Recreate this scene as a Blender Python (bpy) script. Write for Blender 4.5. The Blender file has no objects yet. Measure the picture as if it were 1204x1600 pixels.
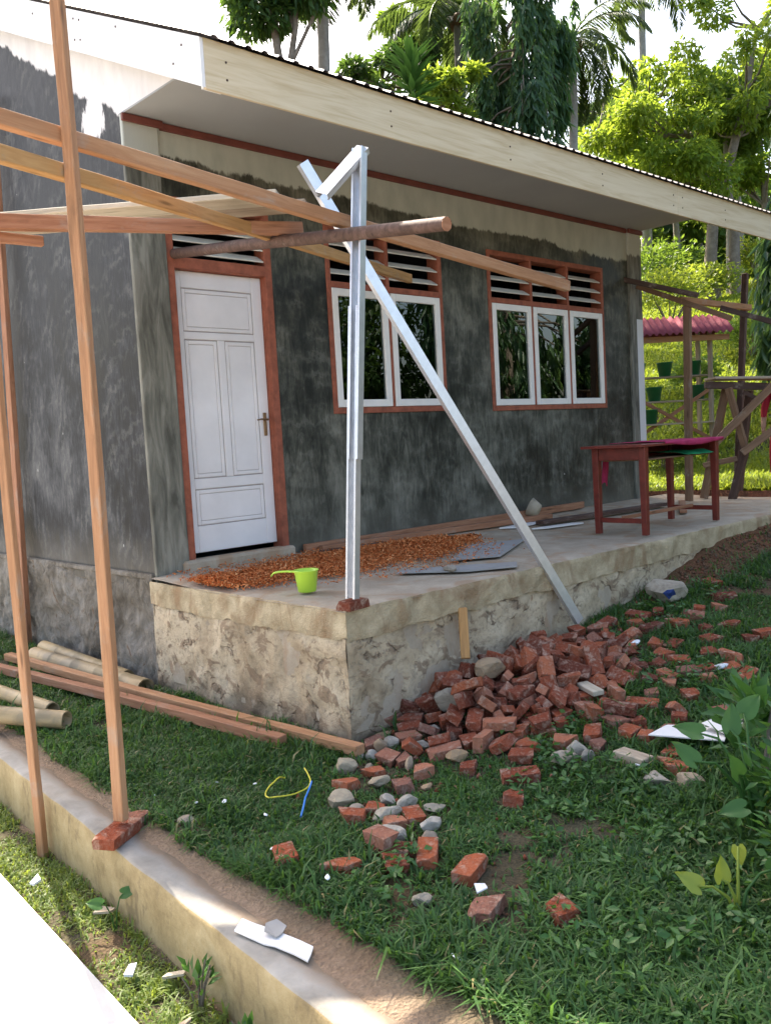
import bpy, bmesh, math, random
import numpy as np
from mathutils import Vector, Matrix, Euler, Quaternion, noise as mnoise
random.seed(7); rng = np.random.default_rng(7)
S = bpy.context.scene
COL = S.collection
R = math.radians

# ------------------------------------------------------------------ camera, sky, sun, exposure
cam_d = bpy.data.cameras.new('camera'); cam = bpy.data.objects.new('camera', cam_d); COL.objects.link(cam); S.camera = cam
cam_d.sensor_fit = 'VERTICAL'; cam_d.sensor_height = 24; cam_d.lens = 24 * 1391.3 / 1600
cam_d.clip_start = .05; cam_d.clip_end = 2000
CAM = Vector((-3.105, -5.666, .891))
FW = Vector((.68534, .72388, -.07942)); RT = Vector((.72193, -.68967, -.05631)); UP = Vector((.09554, .01875, .99525))
cam.matrix_world = Matrix(((RT.x, UP.x, -FW.x, CAM.x), (RT.y, UP.y, -FW.y, CAM.y), (RT.z, UP.z, -FW.z, CAM.z), (0, 0, 0, 1)))

SUN = Vector((.222, .90, 1.0)).normalized()
w = bpy.data.worlds.new('World'); S.world = w; w.use_nodes = True
nt = w.node_tree; bg = nt.nodes['Background']
sky = nt.nodes.new('ShaderNodeTexSky'); sky.sky_type = 'NISHITA'; sky.sun_disc = False
sky.sun_elevation = math.asin(SUN.z); sky.sun_rotation = math.atan2(SUN.x, SUN.y)
sky.air_density = 1.0; sky.dust_density = 4.0; sky.ozone_density = 1.0
nt.links.new(sky.outputs[0], bg.inputs[0]); bg.inputs[1].default_value = .15
sd = bpy.data.lights.new('sun', 'SUN'); sd.energy = 4.0; sd.angle = R(.53); sd.color = (1, .95, .86)
so = bpy.data.objects.new('sun', sd); COL.objects.link(so); so.rotation_euler = (-SUN).to_track_quat('-Z', 'Y').to_euler(); so.location = (4, 12, 20)
S.view_settings.view_transform = 'Standard'; S.view_settings.look = 'None'; S.view_settings.gamma = 1
S.view_settings.exposure = 1.95
S.view_settings.use_white_balance = True; S.view_settings.white_balance_temperature = 7000
S.cycles.max_bounces = 8; S.cycles.transparent_max_bounces = 12; S.cycles.use_denoising = True

# ------------------------------------------------------------------ helpers: materials
class M:
    def __init__(s, name, rough=.8, spec=.3):
        s.m = bpy.data.materials.new(name); s.m.use_nodes = True; s.nt = s.m.node_tree
        s.b = s.nt.nodes['Principled BSDF']; s.b.inputs['Roughness'].default_value = rough
        s.b.inputs['Specular IOR Level'].default_value = spec
        s.tc = s.nt.nodes.new('ShaderNodeTexCoord')
    def n(s, t, **k):
        x = s.nt.nodes.new('ShaderNode' + t)
        for a, v in k.items(): setattr(x, a, v)
        return x
    def L(s, a, b): s.nt.links.new(a, b)
    def put(s, sock, v):
        if hasattr(v, 'is_output') or isinstance(v, bpy.types.NodeSocket): s.L(v, sock)
        else: sock.default_value = v
    def co(s, scale=(1, 1, 1), kind='Object', rot=(0, 0, 0)):
        mp = s.n('Mapping'); mp.inputs['Scale'].default_value = scale; mp.inputs['Rotation'].default_value = rot
        s.L(s.tc.outputs[kind], mp.inputs[0]); return mp.outputs[0]
    def noise(s, vec, scale=5, detail=4, rough=.55, dist=0):
        x = s.n('TexNoise'); s.L(vec, x.inputs['Vector'])
        for k, v in (('Scale', scale), ('Detail', detail), ('Roughness', rough), ('Distortion', dist)): x.inputs[k].default_value = v
        return x.outputs['Fac']
    def voro(s, vec, scale=5, feature='F1', out='Distance', rand=1):
        x = s.n('TexVoronoi', feature=feature); s.L(vec, x.inputs['Vector']); x.inputs['Scale'].default_value = scale
        x.inputs['Randomness'].default_value = rand
        return x.outputs[out]
    def ramp(s, fac, stops):
        x = s.n('ValToRGB'); r = x.color_ramp
        while len(r.elements) < len(stops): r.elements.new(.5)
        for e, (p, c) in zip(r.elements, stops):
            e.position = p; e.color = (c[0], c[1], c[2], 1) if hasattr(c, '__len__') else (c, c, c, 1)
        s.L(fac, x.inputs[0]); return x.outputs[0]
    def mix(s, fac, a, b, mode='MIX'):
        x = s.n('Mix', data_type='RGBA', blend_type=mode); s.put(x.inputs[0], fac)
        for i, v in ((6, a), (7, b)):
            if isinstance(v, tuple): v = (v[0], v[1], v[2], 1)
            s.put(x.inputs[i], v)
        return x.outputs[2]
    def math(s, op, a, b=0.0, clamp=False):
        x = s.n('Math', operation=op, use_clamp=clamp); s.put(x.inputs[0], a); s.put(x.inputs[1], b); return x.outputs[0]
    def xyz(s, kind='Object'):
        x = s.n('SeparateXYZ'); s.L(s.tc.outputs[kind], x.inputs[0]); return x.outputs
    def rand(s): return s.n('ObjectInfo').outputs['Random']
    def attr(s, name): return s.n('Attribute', attribute_name=name).outputs['Fac']
    def bump(s, h, strength=.5, dist=.01):
        x = s.n('Bump'); x.inputs['Strength'].default_value = strength; x.inputs['Distance'].default_value = dist
        s.L(h, x.inputs['Height']); s.L(x.outputs[0], s.b.inputs['Normal'])
    def col(s, c):
        if isinstance(c, tuple): c = (c[0], c[1], c[2], 1)
        s.put(s.b.inputs['Base Color'], c); return s

def wall_mat(name, kind):
    a = M(name, .6, .3 if kind == 'front' else .12); o = a.co()
    st = a.noise(a.co((7, 7, 1.6)), 2.2, 6, .65, 1.4)
    bl = a.noise(o, .9, 5, .55, .4)
    bl2 = a.noise(o, 3.4, 5, .6)
    fine = a.noise(a.co((60, 60, 9)), 3, 4, .6)
    f = a.math('ADD', a.math('MULTIPLY', st, .30), a.math('ADD', a.math('MULTIPLY', bl, .42), a.math('MULTIPLY', bl2, .30)))
    f = a.math('ADD', f, a.math('MULTIPLY', a.math('SUBTRACT', fine, .5), .12))
    if kind == 'front': st_ = [(.42, (.011, .012, .009)), (.475, (.031, .032, .024)), (.525, (.066, .066, .05)), (.58, (.125, .121, .094)), (.66, (.21, .20, .16))]
    else: st_ = [(.43, (.008, .009, .010)), (.485, (.018, .0195, .022)), (.535, (.04, .042, .046)), (.60, (.085, .086, .088)), (.68, (.14, .139, .138))]
    cem = a.ramp(f, st_)
    # ragged lower edge of the primer coat
    X, Y, Z = a.xyz()
    nz = a.noise(a.co((11, 11, 3.2)), 1, 6, .75, .6)
    nb = a.noise(a.co((1.6, 1.6, 1.6)), 1, 3)
    rag = a.math('ADD', a.math('MULTIPLY', a.math('SUBTRACT', nz, .5), .15), a.math('MULTIPLY', a.math('SUBTRACT', nb, .5), .22))
    if kind == 'front':
        d = a.math('SUBTRACT', a.math('ADD', Z, a.math('MULTIPLY', X, .022)), 2.95)
    else:
        d = a.math('SUBTRACT', Z, a.math('ADD', a.math('MULTIPLY', Y, .6), 3.16))
    k = a.math('MULTIPLY', a.math('ADD', d, rag), 45, True)
    wn = a.noise(a.co((3, 3, 1.3)), 2, 4)
    pc = a.ramp(wn, [(.3, (.40, .42, .37)), (.7, (.53, .545, .48))]) if kind == 'front' else a.ramp(wn, [(.3, (.66, .63, .62)), (.7, (.8, .77, .75))])
    base = a.mix(k, cem, pc)
    tw = a.n('TexWave', wave_type='RINGS'); a.L(a.co((1.4, 1.4, 1.1)), tw.inputs[0]); tw.inputs['Scale'].default_value = 2.2; tw.inputs['Distortion'].default_value = 14; tw.inputs['Detail'].default_value = 6; tw.inputs['Detail Roughness'].default_value = .75
    base = a.mix(a.math('MULTIPLY', a.ramp(tw.outputs['Fac'], [(.55, 0.), (.95, 1.)]), a.math('MULTIPLY', a.ramp(bl2, [(.45, 0.), (.65, .2)]), a.math('SUBTRACT', 1., k))), base, (.26, .255, .22))
    du = a.math('MULTIPLY', a.math('SUBTRACT', .34, a.math('ADD', Z, a.math('MULTIPLY', a.math('SUBTRACT', st, .5), .5))), 2.2, True)
    base = a.mix(a.math('MULTIPLY', du, .5), base, (.22, .195, .155))
    if kind == 'gable':
        gx = a.n('VectorMath', operation='DISTANCE'); a.L(a.tc.outputs['Object'], gx.inputs[0]); gx.inputs[1].default_value = (0, .40, 3.28)
        base = a.mix(a.math('MULTIPLY', a.math('SUBTRACT', a.math('ADD', .17, a.math('MULTIPLY', a.math('SUBTRACT', nz, .5), .3)), gx.outputs['Value']), 40, True), base, (.72, .69, .68))
    # small white splashes
    v = a.voro(a.co((9, 9, 5)), 1, 'F1')
    sp = a.math('MULTIPLY', a.math('LESS_THAN', v, .06), a.math('GREATER_THAN', a.noise(o, 1.7, 2), .6))
    base = a.mix(a.math('MULTIPLY', sp, .55), base, (.6, .6, .57))
    a.col(base); a.L(a.ramp(f, [(.4, .38), (.62, .7)]), a.b.inputs['Roughness'])
    a.bump(a.math('ADD', st, a.math('MULTIPLY', fine, .5)), .25, .006)
    return a.m

def concrete(name, c0, c1, stain=None, scale=1.0, bump=.4, rough=.9):
    a = M(name, rough, .2); o = a.co()
    f = a.noise(o, 2.3 * scale, 7, .62, .3); g_ = a.noise(o, 34 * scale, 5, .65)
    base = a.ramp(a.math('ADD', a.math('MULTIPLY', f, .8), a.math('MULTIPLY', g_, .2)), [(.33, c0), (.66, c1)])
    if stain:
        s_ = a.noise(a.co((1.3, 1.3, .8)), 2.1, 5, .6, 1.2)
        base = a.mix(a.ramp(s_, [(.5, 0.), (.62, .8)]), base, stain)
    a.col(base); a.bump(a.math('ADD', g_, f), bump, .012)
    return a.m

def rubble():
    a = M('rendered_rubble', .95, .15); o = a.co()
    big = a.noise(o, 1.7, 6, .6, .8); fine = a.noise(o, 28, 6, .7); med = a.noise(a.co((1, 1, 1.4)), 6, 5, .6, 1.0)
    base = a.ramp(big, [(.3, (.27, .195, .12)), (.46, (.45, .355, .24)), (.58, (.56, .455, .32)), (.72, (.43, .35, .25))])
    base = a.mix(a.ramp(med, [(.55, 0.), (.6, .75)]), base, (.235, .16, .105))
    base = a.mix(a.ramp(fine, [(.3, .6), (.5, 0.)]), base, (.15, .12, .09))
    nv = a.n('TexNoise'); a.L(o, nv.inputs['Vector']); nv.inputs['Scale'].default_value = 5; nv.inputs['Detail'].default_value = 6
    va = a.n('VectorMath', operation='MULTIPLY_ADD'); a.L(nv.outputs['Color'], va.inputs[0]); va.inputs[1].default_value = (.55, .55, .55); a.L(o, va.inputs[2])
    e = a.voro(va.outputs[0], 2.3, 'DISTANCE_TO_EDGE')
    cr = a.math('MULTIPLY', a.ramp(e, [(0., .8), (.03, 0.)]), a.ramp(med, [(.46, 0.), (.6, .8)]))
    base = a.mix(cr, base, (.1, .075, .055))
    X, Y, Z = a.xyz()
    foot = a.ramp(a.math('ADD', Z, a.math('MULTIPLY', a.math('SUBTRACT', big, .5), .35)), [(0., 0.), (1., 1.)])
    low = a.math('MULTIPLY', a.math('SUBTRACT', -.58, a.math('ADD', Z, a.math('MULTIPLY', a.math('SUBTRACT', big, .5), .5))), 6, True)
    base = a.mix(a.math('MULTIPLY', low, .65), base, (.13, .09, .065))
    white = a.ramp(a.noise(o, 3.1, 4, .6), [(.64, 0.), (.72, .55)])
    base = a.mix(white, base, (.46, .40, .32))
    a.col(base); a.bump(a.math('ADD', a.math('MULTIPLY', fine, .6), a.math('ADD', med, a.math('MULTIPLY', cr, -1.))), .8, .02)
    return a.m

def gable_plinth():
    a = M('rough_grey_render', .95, .15); o = a.co()
    big = a.noise(o, 1.4, 6, .6, .5); fine = a.noise(a.co((1, 1, .5)), 26, 6, .7); med = a.noise(a.co((1, 1.0, .55)), 11, 6, .7, 1.2)
    base = a.ramp(a.math('ADD', a.math('MULTIPLY', big, .6), a.math('MULTIPLY', med, .4)), [(.38, (.13, .11, .085)), (.48, (.24, .21, .17)), (.56, (.34, .305, .26)), (.66, (.45, .42, .375))])
    base = a.mix(a.ramp(med, [(.60, 0.), (.66, .8)]), base, (.2, .12, .065))
    a.col(base); a.bump(a.math('ADD', fine, a.math('MULTIPLY', med, 1.6)), 1., .04)
    return a.m

def wood(name, c0, c1, dark=.5, grain=1.0, rough=.7, knots=True):
    a = M(name, rough, .25)
    r = a.rand(); off = a.n('CombineXYZ'); a.L(a.math('MULTIPLY', r, 37.), off.inputs[0]); a.L(a.math('MULTIPLY', r, 11.), off.inputs[1])
    va = a.n('VectorMath', operation='ADD'); a.L(a.co((1.6, 22 * grain, 22 * grain)), va.inputs[0]); a.L(off.outputs[0], va.inputs[1])
    g1 = a.noise(va.outputs[0], 1.6, 6, .65, 1.1); g2 = a.noise(va.outputs[0], .35, 3)
    base = a.ramp(a.math('ADD', a.math('MULTIPLY', g1, .65), a.math('MULTIPLY', g2, .35)), [(.3, tuple(v * dark for v in c0)), (.48, c0), (.68, c1)])
    base = a.mix(a.math('MULTIPLY', r, .35), base, tuple(v * .7 for v in c0))
    kn = a.voro(a.co((2.2, 13, 13)), 1., 'F1'); base = a.mix(a.ramp(kn, [(.05, .8), (.16, 0.)]), base, tuple(v * .32 for v in c0))
    stn = a.noise(a.co((3, 6, 6)), 1.3, 5, .7, .5); base = a.mix(a.ramp(stn, [(.58, 0.), (.72, .45)]), base, (.34, .29, .235)); base = a.mix(a.ramp(stn, [(.28, .5), (.4, 0.)]), base, tuple(v * .5 for v in c0))
    a.col(base); a.bump(g1, .35, .004); return a.m

def flat(name, c, rough=.6, spec=.4, var=.12, scale=8, bump=.0, metal=0.):
    a = M(name, rough, spec); f = a.noise(a.co(), scale, 5, .6)
    base = a.ramp(f, [(.3, tuple(v * (1 - var) for v in c)), (.7, tuple(min(1, v * (1 + var)) for v in c))])
    a.col(base); a.b.inputs['Metallic'].default_value = metal
    if bump: a.bump(a.noise(a.co(), scale * 6, 4), bump, .004)
    return a.m

def leaf_mat(name, c0, c1, trans=.45, rough=.45, dry=None):
    a = M(name, rough, .35); t = a.attr('tint')
    base = a.ramp(t, [(0., c0), (1., c1)]) if dry is None else a.ramp(t, [(0., c0), (.88, c1), (.93, dry), (1., dry)])
    a.col(base)
    tr = a.n('BsdfTranslucent'); a.L(a.mix(.55, base, (min(1, c1[0] * 1.6), min(1, c1[1] * 1.5), c1[2] * .6)), tr.inputs[0])
    ms = a.n('MixShader'); ms.inputs[0].default_value = trans
    out = a.nt.nodes['Material Output']; a.L(a.b.outputs[0], ms.inputs[1]); a.L(tr.outputs[0], ms.inputs[2]); a.L(ms.outputs[0], out.inputs[0])
    return a.m

def brick_mat():
    a = M('fired_clay', 1., .02); r = a.rand(); o = a.co()
    f = a.noise(o, 9, 6, .65); g_ = a.noise(o, 60, 4, .7)
    c = a.ramp(r, [(0., (.10, .032, .022)), (.22, (.20, .052, .029)), (.45, (.28, .072, .036)), (.65, (.36, .105, .05)), (.82, (.42, .17, .10)), (1., (.22, .105, .078))])
    c = a.mix(a.ramp(f, [(.42, 0.), (.72, .7)]), c, (.13, .05, .035))
    c = a.mix(a.ramp(a.noise(o, 14, 5, .7, .5), [(.52, 0.), (.64, .65)]), c, (.46, .33, .25))
    c = a.mix(a.ramp(g_, [(.45, 0.), (.75, .35)]), c, (.40, .27, .2)); a.col(c); a.bump(a.math('ADD', g_, a.math('MULTIPLY', f, 2.)), 1., .01); return a.m

def stone_mat():
    a = M('field_stone', .9, .2); r = a.rand(); o = a.co()
    f = a.noise(o, 12, 7, .65, .5); g_ = a.noise(o, 55, 4, .7)
    c = a.ramp(r, [(0., (.27, .25, .215)), (.3, (.38, .31, .21)), (.55, (.42, .39, .34)), (.72, (.34, .215, .11)), (.85, (.25, .19, .135)), (1., (.36, .33, .28))])
    c = a.mix(a.ramp(f, [(.4, 0.), (.65, .7)]), c, (.2, .165, .125))
    a.col(c); a.bump(a.math('ADD', g_, a.math('MULTIPLY', f, 2.)), .7, .008); return a.m

def glass_mat():
    a = M('window_glass'); nt = a.nt; nt.nodes.remove(a.b)
    t = a.n('BsdfTransparent'); t.inputs[0].default_value = (.42, .45, .44, 1)
    gl = a.n('BsdfGlossy'); gl.inputs['Roughness'].default_value = .004; gl.inputs[0].default_value = (.9, .95, .95, 1)
    fr = a.n('Fresnel'); fr.inputs[0].default_value = 1.52
    k = a.math('ADD', a.math('MULTIPLY', fr.outputs[0], 1.35), .02, True)
    ms = a.n('MixShader'); a.L(k, ms.inputs[0]); a.L(t.outputs[0], ms.inputs[1]); a.L(gl.outputs[0], ms.inputs[2])
    a.L(ms.outputs[0], nt.nodes['Material Output'].inputs[0]); return a.m

def ground_mat():
    a = M('soil', .97, .1); o = a.co()
    f = a.noise(o, 3, 7, .65); g_ = a.noise(o, 40, 5, .7); p = a.voro(o, 70, 'F1')
    base = a.ramp(a.math('ADD', a.math('MULTIPLY', f, .7), a.math('MULTIPLY', g_, .3)), [(.3, (.055, .04, .027)), (.5, (.11, .082, .055)), (.7, (.17, .13, .095))])
    base = a.mix(a.math('MULTIPLY', a.attr('red'), .85), base, a.ramp(g_, [(.3, (.14, .05, .028)), (.7, (.28, .11, .06))]))
    base = a.mix(a.math('MULTIPLY', a.attr('green'), a.ramp(f, [(.35, .35), (.6, .85)])), base, (.03, .05, .02))
    base = a.mix(a.math('MULTIPLY', a.attr('dust'), a.ramp(f, [(.3, .6), (.6, 1.)])), base, a.ramp(g_, [(.3, (.21, .145, .10)), (.7, (.33, .235, .165))]))
    a.col(base); a.bump(a.math('ADD', g_, a.math('MULTIPLY', p, .5)), .8, .02); return a.m

def kerb_mat():
    a = M('kerb_concrete', .85, .2); o = a.co(); nrm = a.n('NewGeometry').outputs['Normal']
    sx = a.n('SeparateXYZ'); a.L(nrm, sx.inputs[0])
    f = a.noise(o, 3, 6, .62, .4); g_ = a.noise(o, 30, 5, .7)
    top = a.ramp(f, [(.34, (.22, .20, .17)), (.64, (.37, .345, .305))])
    dirt = a.ramp(a.math('ADD', a.math('MULTIPLY', a.attr('inner'), .8), a.math('MULTIPLY', a.math('SUBTRACT', f, .5), .9)), [(.35, 0.), (.6, .9)])
    top = a.mix(dirt, top, (.2, .145, .1))
    side = a.ramp(a.math('ADD', a.math('MULTIPLY', f, .75), a.math('MULTIPLY', g_, .25)), [(.32, (.20, .145, .07)), (.5, (.34, .26, .135)), (.68, (.43, .345, .2))])
    side = a.mix(a.ramp(a.noise(a.co((2, 2, 1)), 5, 5, .65, 1.), [(.56, 0.), (.66, .6)]), side, (.16, .12, .07))
    a.col(a.mix(a.math('GREATER_THAN', sx.outputs[2], .6), side, top)); a.bump(a.math('ADD', g_, f), .4, .01); return a.m

def bamboo_mat():
    a = M('dry_bamboo', .55, .3); r = a.rand(); f = a.noise(a.co((2, 30, 30)), 1.5, 5, .6); b_ = a.noise(a.co((1, 1, 1)), 5, 5, .6, .6)
    c = a.ramp(f, [(.3, (.24, .165, .09)), (.7, (.38, .29, .175))]); c = a.mix(a.ramp(b_, [(.5, 0.), (.62, .75)]), c, (.1, .095, .085))
    c = a.mix(a.math('MULTIPLY', r, .5), c, (.36, .27, .13)); a.col(c); a.bump(f, .25, .004); return a.m

MAT = dict(
    front=wall_mat('dark_cement_front', 'front'), gable=wall_mat('dark_cement_gable', 'gable'),
    pil=concrete('pilaster_cement', (.14, .135, .11), (.24, .23, .19)), slab=concrete('porch_floor_cement', (.30, .24, .175), (.47, .39, .295), (.36, .235, .145), 1.3, .45),
    lip=concrete('raw_slab_edge', (.30, .225, .13), (.60, .49, .325), (.30, .19, .105), 2.6, 1.), rubble=rubble(), gplinth=gable_plinth(),
    soffit=flat('soffit_board', (.335, .34, .335), .7, .2, .04, 1.5), trim=flat('maroon_trim', (.165, .05, .038), .6, .3, .2),
    frame=flat('red_brown_frame', (.28, .085, .048), .65, .3, .28, 14, .1), white=flat('white_door_paint', (.70, .675, .67), .55, .35, .09, 2.2, .12),
    sash=flat('cream_sash_paint', (.74, .71, .66), .5, .4, .05, 5), slat=flat('cream_slat_paint', (.66, .63, .56), .55, .3, .08, 6),
    glass=glass_mat(), inside=flat('room_plaster', (.20, .22, .25), .9, .1, .15), gap=flat('door_groove_shade', (.36, .32, .30), .9, .1),  # gap: darker colour paints shade into the door grooves
    fascia=None, roof=flat('galvanised_sheet', (.13, .115, .125), .55, .3, .25, 3, 0, .1), roofred=flat('maroon_sheet', (.22, .055, .07), .8, .15, .2, 6),
    steel=flat('zinc_channel', (.66, .67, .70), .33, .5, .08, 20, 0, .75), brick=brick_mat(), stone=stone_mat(), soil=ground_mat(), kerb=kerb_mat(), bamboo=bamboo_mat(),
    pave=concrete('pale_concrete_paving', (.5, .48, .45), (.62, .6, .57), None, 1., .2),
    w_red=wood('red_hardwood', (.34, .155, .085), (.47, .25, .15)), w_tan=wood('tan_hardwood', (.40, .20, .10), (.53, .31, .17)), w_yel=wood('yellow_softwood', (.47, .25, .095), (.60, .36, .15)),
    w_old=wood('weathered_pole', (.095, .055, .042), (.165, .1, .08), .5, .6), w_grey=wood('old_grey_board', (.36, .28, .20), (.5, .42, .32)), w_pale=wood('pale_plank', (.50, .43, .32), (.6, .53, .42)),
    w_brown=wood('brown_scaffold', (.21, .12, .07), (.31, .19, .115)), w_dark=wood('dark_stained', (.075, .045, .035), (.13, .08, .06)),
    tpaint=flat('red_table_paint', (.15, .022, .014), .4, .45, .3, 12, .08), pink=flat('pink_cloth', (.36, .035, .095), .85, .1, .2, 10), green=flat('green_cloth', (.015, .2, .085), .8, .1, .2, 10),
    lime=flat('lime_plastic', (.42, .66, .06), .35, .5, .03), shav=None, board=flat('grey_cement_board', (.30, .29, .275), .8, .2, .08), paper=flat('white_card', (.72, .70, .68), .7, .2, .06),
    bucket=flat('green_bucket', (.02, .16, .07), .45, .4, .1), bark=concrete('tree_bark', (.13, .105, .08), (.26, .22, .175), None, 2.5, .8), palmbark=concrete('palm_bark', (.24, .22, .2), (.36, .34, .31), None, 3, .7),
    strapy=flat('yellow_strap', (.6, .52, .05), .5, .3), strapb=flat('blue_strap', (.04, .2, .55), .5, .3), cloth_red=flat('red_trousers', (.28, .02, .03), .85, .1, .15), shoe=flat('black_shoe', (.012, .012, .014), .4, .4),
    skin=flat('skin', (.3, .16, .10), .6, .3, .05), beige=flat('beige_plastic', (.45, .38, .28), .6, .3), brass=flat('bronze_handle', (.25, .16, .09), .35, .5, .2, 20, 0, .8), hair=flat('black_hair', (.01, .009, .008), .6, .3),
    bluepaint=flat('blue_paint_mark', (.02, .04, .14), .7, .2), foil=flat('white_wrapper', (.7, .72, .74), .35, .5, .15, 40))
def _fascia():
    a = M('wood_grain_cement_board', .6, .3)
    f = a.noise(a.co((.8, .8, 11)), 1.3, 6, .6, 1.6); g2 = a.noise(a.co((2, 2, 60)), 1., 3, .6, .6)
    a.col(a.ramp(a.math('ADD', a.math('MULTIPLY', f, .75), a.math('MULTIPLY', g2, .25)), [(.3, (.50, .38, .22)), (.5, (.63, .52, .345)), (.7, (.70, .60, .43))])); a.bump(f, .2, .003); return a.m
MAT['fascia'] = _fascia()
def _rake():
    a = M('glare_white_board', .6, .3); f = a.noise(a.co((.7, 2, 9)), 1, 4, .6, .7)  # same cream panel as the fascia, glare whitened into its colour
    a.col(a.ramp(f, [(.25, (.74, .73, .72)), (.7, (.82, .81, .8))])); a.bump(f, .3, .004); return a.m
MAT['rake'] = _rake()
def _shav():
    a = M('wood_shaving', .8, .15); a.col(a.ramp(a.attr('tint'), [(0., (.44, .11, .03)), (.5, (.64, .20, .062)), (1., (.78, .40, .18))])); return a.m
MAT['shav'] = _shav()
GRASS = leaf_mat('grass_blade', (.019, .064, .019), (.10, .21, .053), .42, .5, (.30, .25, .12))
GRASS_SUN = leaf_mat('sunlit_grass_blade', (.08, .15, .025), (.22, .28, .07), .45)  # lighter copy of the yard grass, sunlight put into the blade colour
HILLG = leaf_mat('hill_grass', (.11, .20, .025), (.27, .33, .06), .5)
LF = dict(weep=leaf_mat('drooping_leaf', (.025, .08, .042), (.12, .22, .09), .45, .35), light=leaf_mat('light_leaf', (.07, .18, .03), (.26, .34, .06), .6), mid=leaf_mat('mid_leaf', (.025, .075, .02), (.09, .16, .04), .45),  # weep: leaf colours lightened to stand in for haze
          palm=leaf_mat('palm_leaf', (.03, .075, .025), (.1, .15, .05), .4), broad=leaf_mat('broad_leaf', (.035, .11, .03), (.09, .2, .05), .4, .35), yellow=leaf_mat('yellow_leaf', (.18, .27, .04), (.34, .38, .07), .35, .4), wood=leaf_mat('far_leaf', (.05, .13, .03), (.17, .26, .05), .5))

# ------------------------------------------------------------------ helpers: geometry
def link(name, me, mat=None, parent=None):
    o = bpy.data.objects.new(name, me); COL.objects.link(o)
    if mat is not None and me is not None: me.materials.append(mat if not isinstance(mat, str) else MAT[mat])
    if parent is not None: o.parent = parent
    return o
def tag(o, label=None, cat=None, group=None, kind=None):
    for k, v in (('label', label), ('category', cat), ('group', group), ('kind', kind)):
        if v: o[k] = v
    return o
def empty(name, loc, label=None, cat=None, group=None):
    o = bpy.data.objects.new(name, None); COL.objects.link(o); o.location = loc; o.empty_display_size = .1
    return tag(o, label, cat, group)
def bmobj(name, bm, mat, parent=None, smooth=False):
    bmesh.ops.recalc_face_normals(bm, faces=bm.faces)
    me = bpy.data.meshes.new(name); bm.to_mesh(me); bm.free()
    if smooth: me.polygons.foreach_set('use_smooth', [True] * len(me.polygons))
    return link(name, me, mat, parent)
def bm_box(bm, x0, x1, y0, y1, z0, z1, bev=0):
    r = bmesh.ops.create_cube(bm, size=1, matrix=Matrix.Translation(((x0 + x1) / 2, (y0 + y1) / 2, (z0 + z1) / 2)) @ Matrix.Diagonal((x1 - x0, y1 - y0, z1 - z0, 1)))
    if bev: bmesh.ops.bevel(bm, geom=list({e for v in r['verts'] for e in v.link_edges}), offset=bev, segments=1, affect='EDGES', clamp_overlap=True)
def box(name, x0, x1, y0, y1, z0, z1, mat, parent=None, bev=.003):
    bm = bmesh.new(); bm_box(bm, x0, x1, y0, y1, z0, z1, bev); return bmobj(name, bm, mat, parent)
def local(parent): return parent.matrix_world.inverted() if parent else Matrix()
def frame_between(P, Q, roll=0):
    P, Q = Vector(P), Vector(Q); X = (Q - P).normalized(); Zr = Vector((0, 0, 1)) if abs(X.z) < .95 else Vector((0, 1, 0))
    Y = Zr.cross(X).normalized(); Z = X.cross(Y); m = Matrix((X, Y, Z)).transposed() @ Matrix.Rotation(roll, 3, 'X')
    mm = m.to_4x4(); mm.translation = P; return mm, (Q - P).length
def beam(name, P, Q, wd, ht, mat, parent=None, roll=0, bend=.0, bev=.004, seed=0):
    """a sawn timber from P to Q, its own axis along local X"""
    m, L = frame_between(P, Q, roll); bm = bmesh.new(); n = max(2, int(L / .25)); rr = random.Random(seed + int(L * 1000)); rings = []
    for i in range(n + 1):
        t = i / n; b = bend * math.sin(math.pi * t); j = lambda: rr.uniform(-1, 1) * .0016
        rings.append([bm.verts.new((L * t, y * wd / 2 + j() + b, z * ht / 2 + j())) for y, z in ((-1, -1), (1, -1), (1, 1), (-1, 1))])
    for a, b in zip(rings, rings[1:]):
        for k in range(4): bm.faces.new((a[k], a[(k + 1) % 4], b[(k + 1) % 4], b[k]))
    bm.faces.new(rings[0]); bm.faces.new(rings[-1])
    if bev:
        es = [e for e in bm.edges if not e.is_boundary and len(e.link_faces) == 2 and e.link_faces[0].normal.length >= 0]
        bm.normal_update(); bmesh.ops.recalc_face_normals(bm, faces=bm.faces)
        es = [e for e in bm.edges if len(e.link_faces) == 2 and e.calc_face_angle(0) > .8]
        bmesh.ops.bevel(bm, geom=es, offset=bev, segments=1, affect='EDGES', clamp_overlap=True)
    o = bmobj(name, bm, mat, parent); o.matrix_world = m
    if parent is not None: o.matrix_parent_inverse = Matrix(); o.matrix_local = parent.matrix_basis.inverted() @ m
    return o
def channel(name, P, Q, wd, dp, mat, roll=0, t=.0022, lip=.012, parent=None):
    """light gauge lipped C channel from P to Q"""
    m, L = frame_between(P, Q, roll); a, b = wd / 2, dp
    pr = [(b, -a + lip), (b, -a), (0, -a), (0, a), (b, a), (b, a - lip), (b - t, a - lip), (b - t, a - t), (t, a - t), (t, -a + t), (b - t, -a + t), (b - t, -a + lip)]
    bm = bmesh.new(); r0 = [bm.verts.new((0, y, z)) for y, z in pr]; r1 = [bm.verts.new((L, y, z)) for y, z in pr]; n = len(pr)
    for k in range(n): bm.faces.new((r0[k], r0[(k + 1) % n], r1[(k + 1) % n], r1[k]))
    for r in (r0, r1):
        for q in ((0, 1, 10, 11), (1, 2, 9, 10), (2, 3, 8, 9), (3, 4, 7, 8), (4, 5, 6, 7)): bm.faces.new([r[k] for k in q])
    o = bmobj(name, bm, mat, parent)
    if parent is None: o.matrix_world = m
    else: o.matrix_local = parent.matrix_basis.inverted() @ m
    return o
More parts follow.
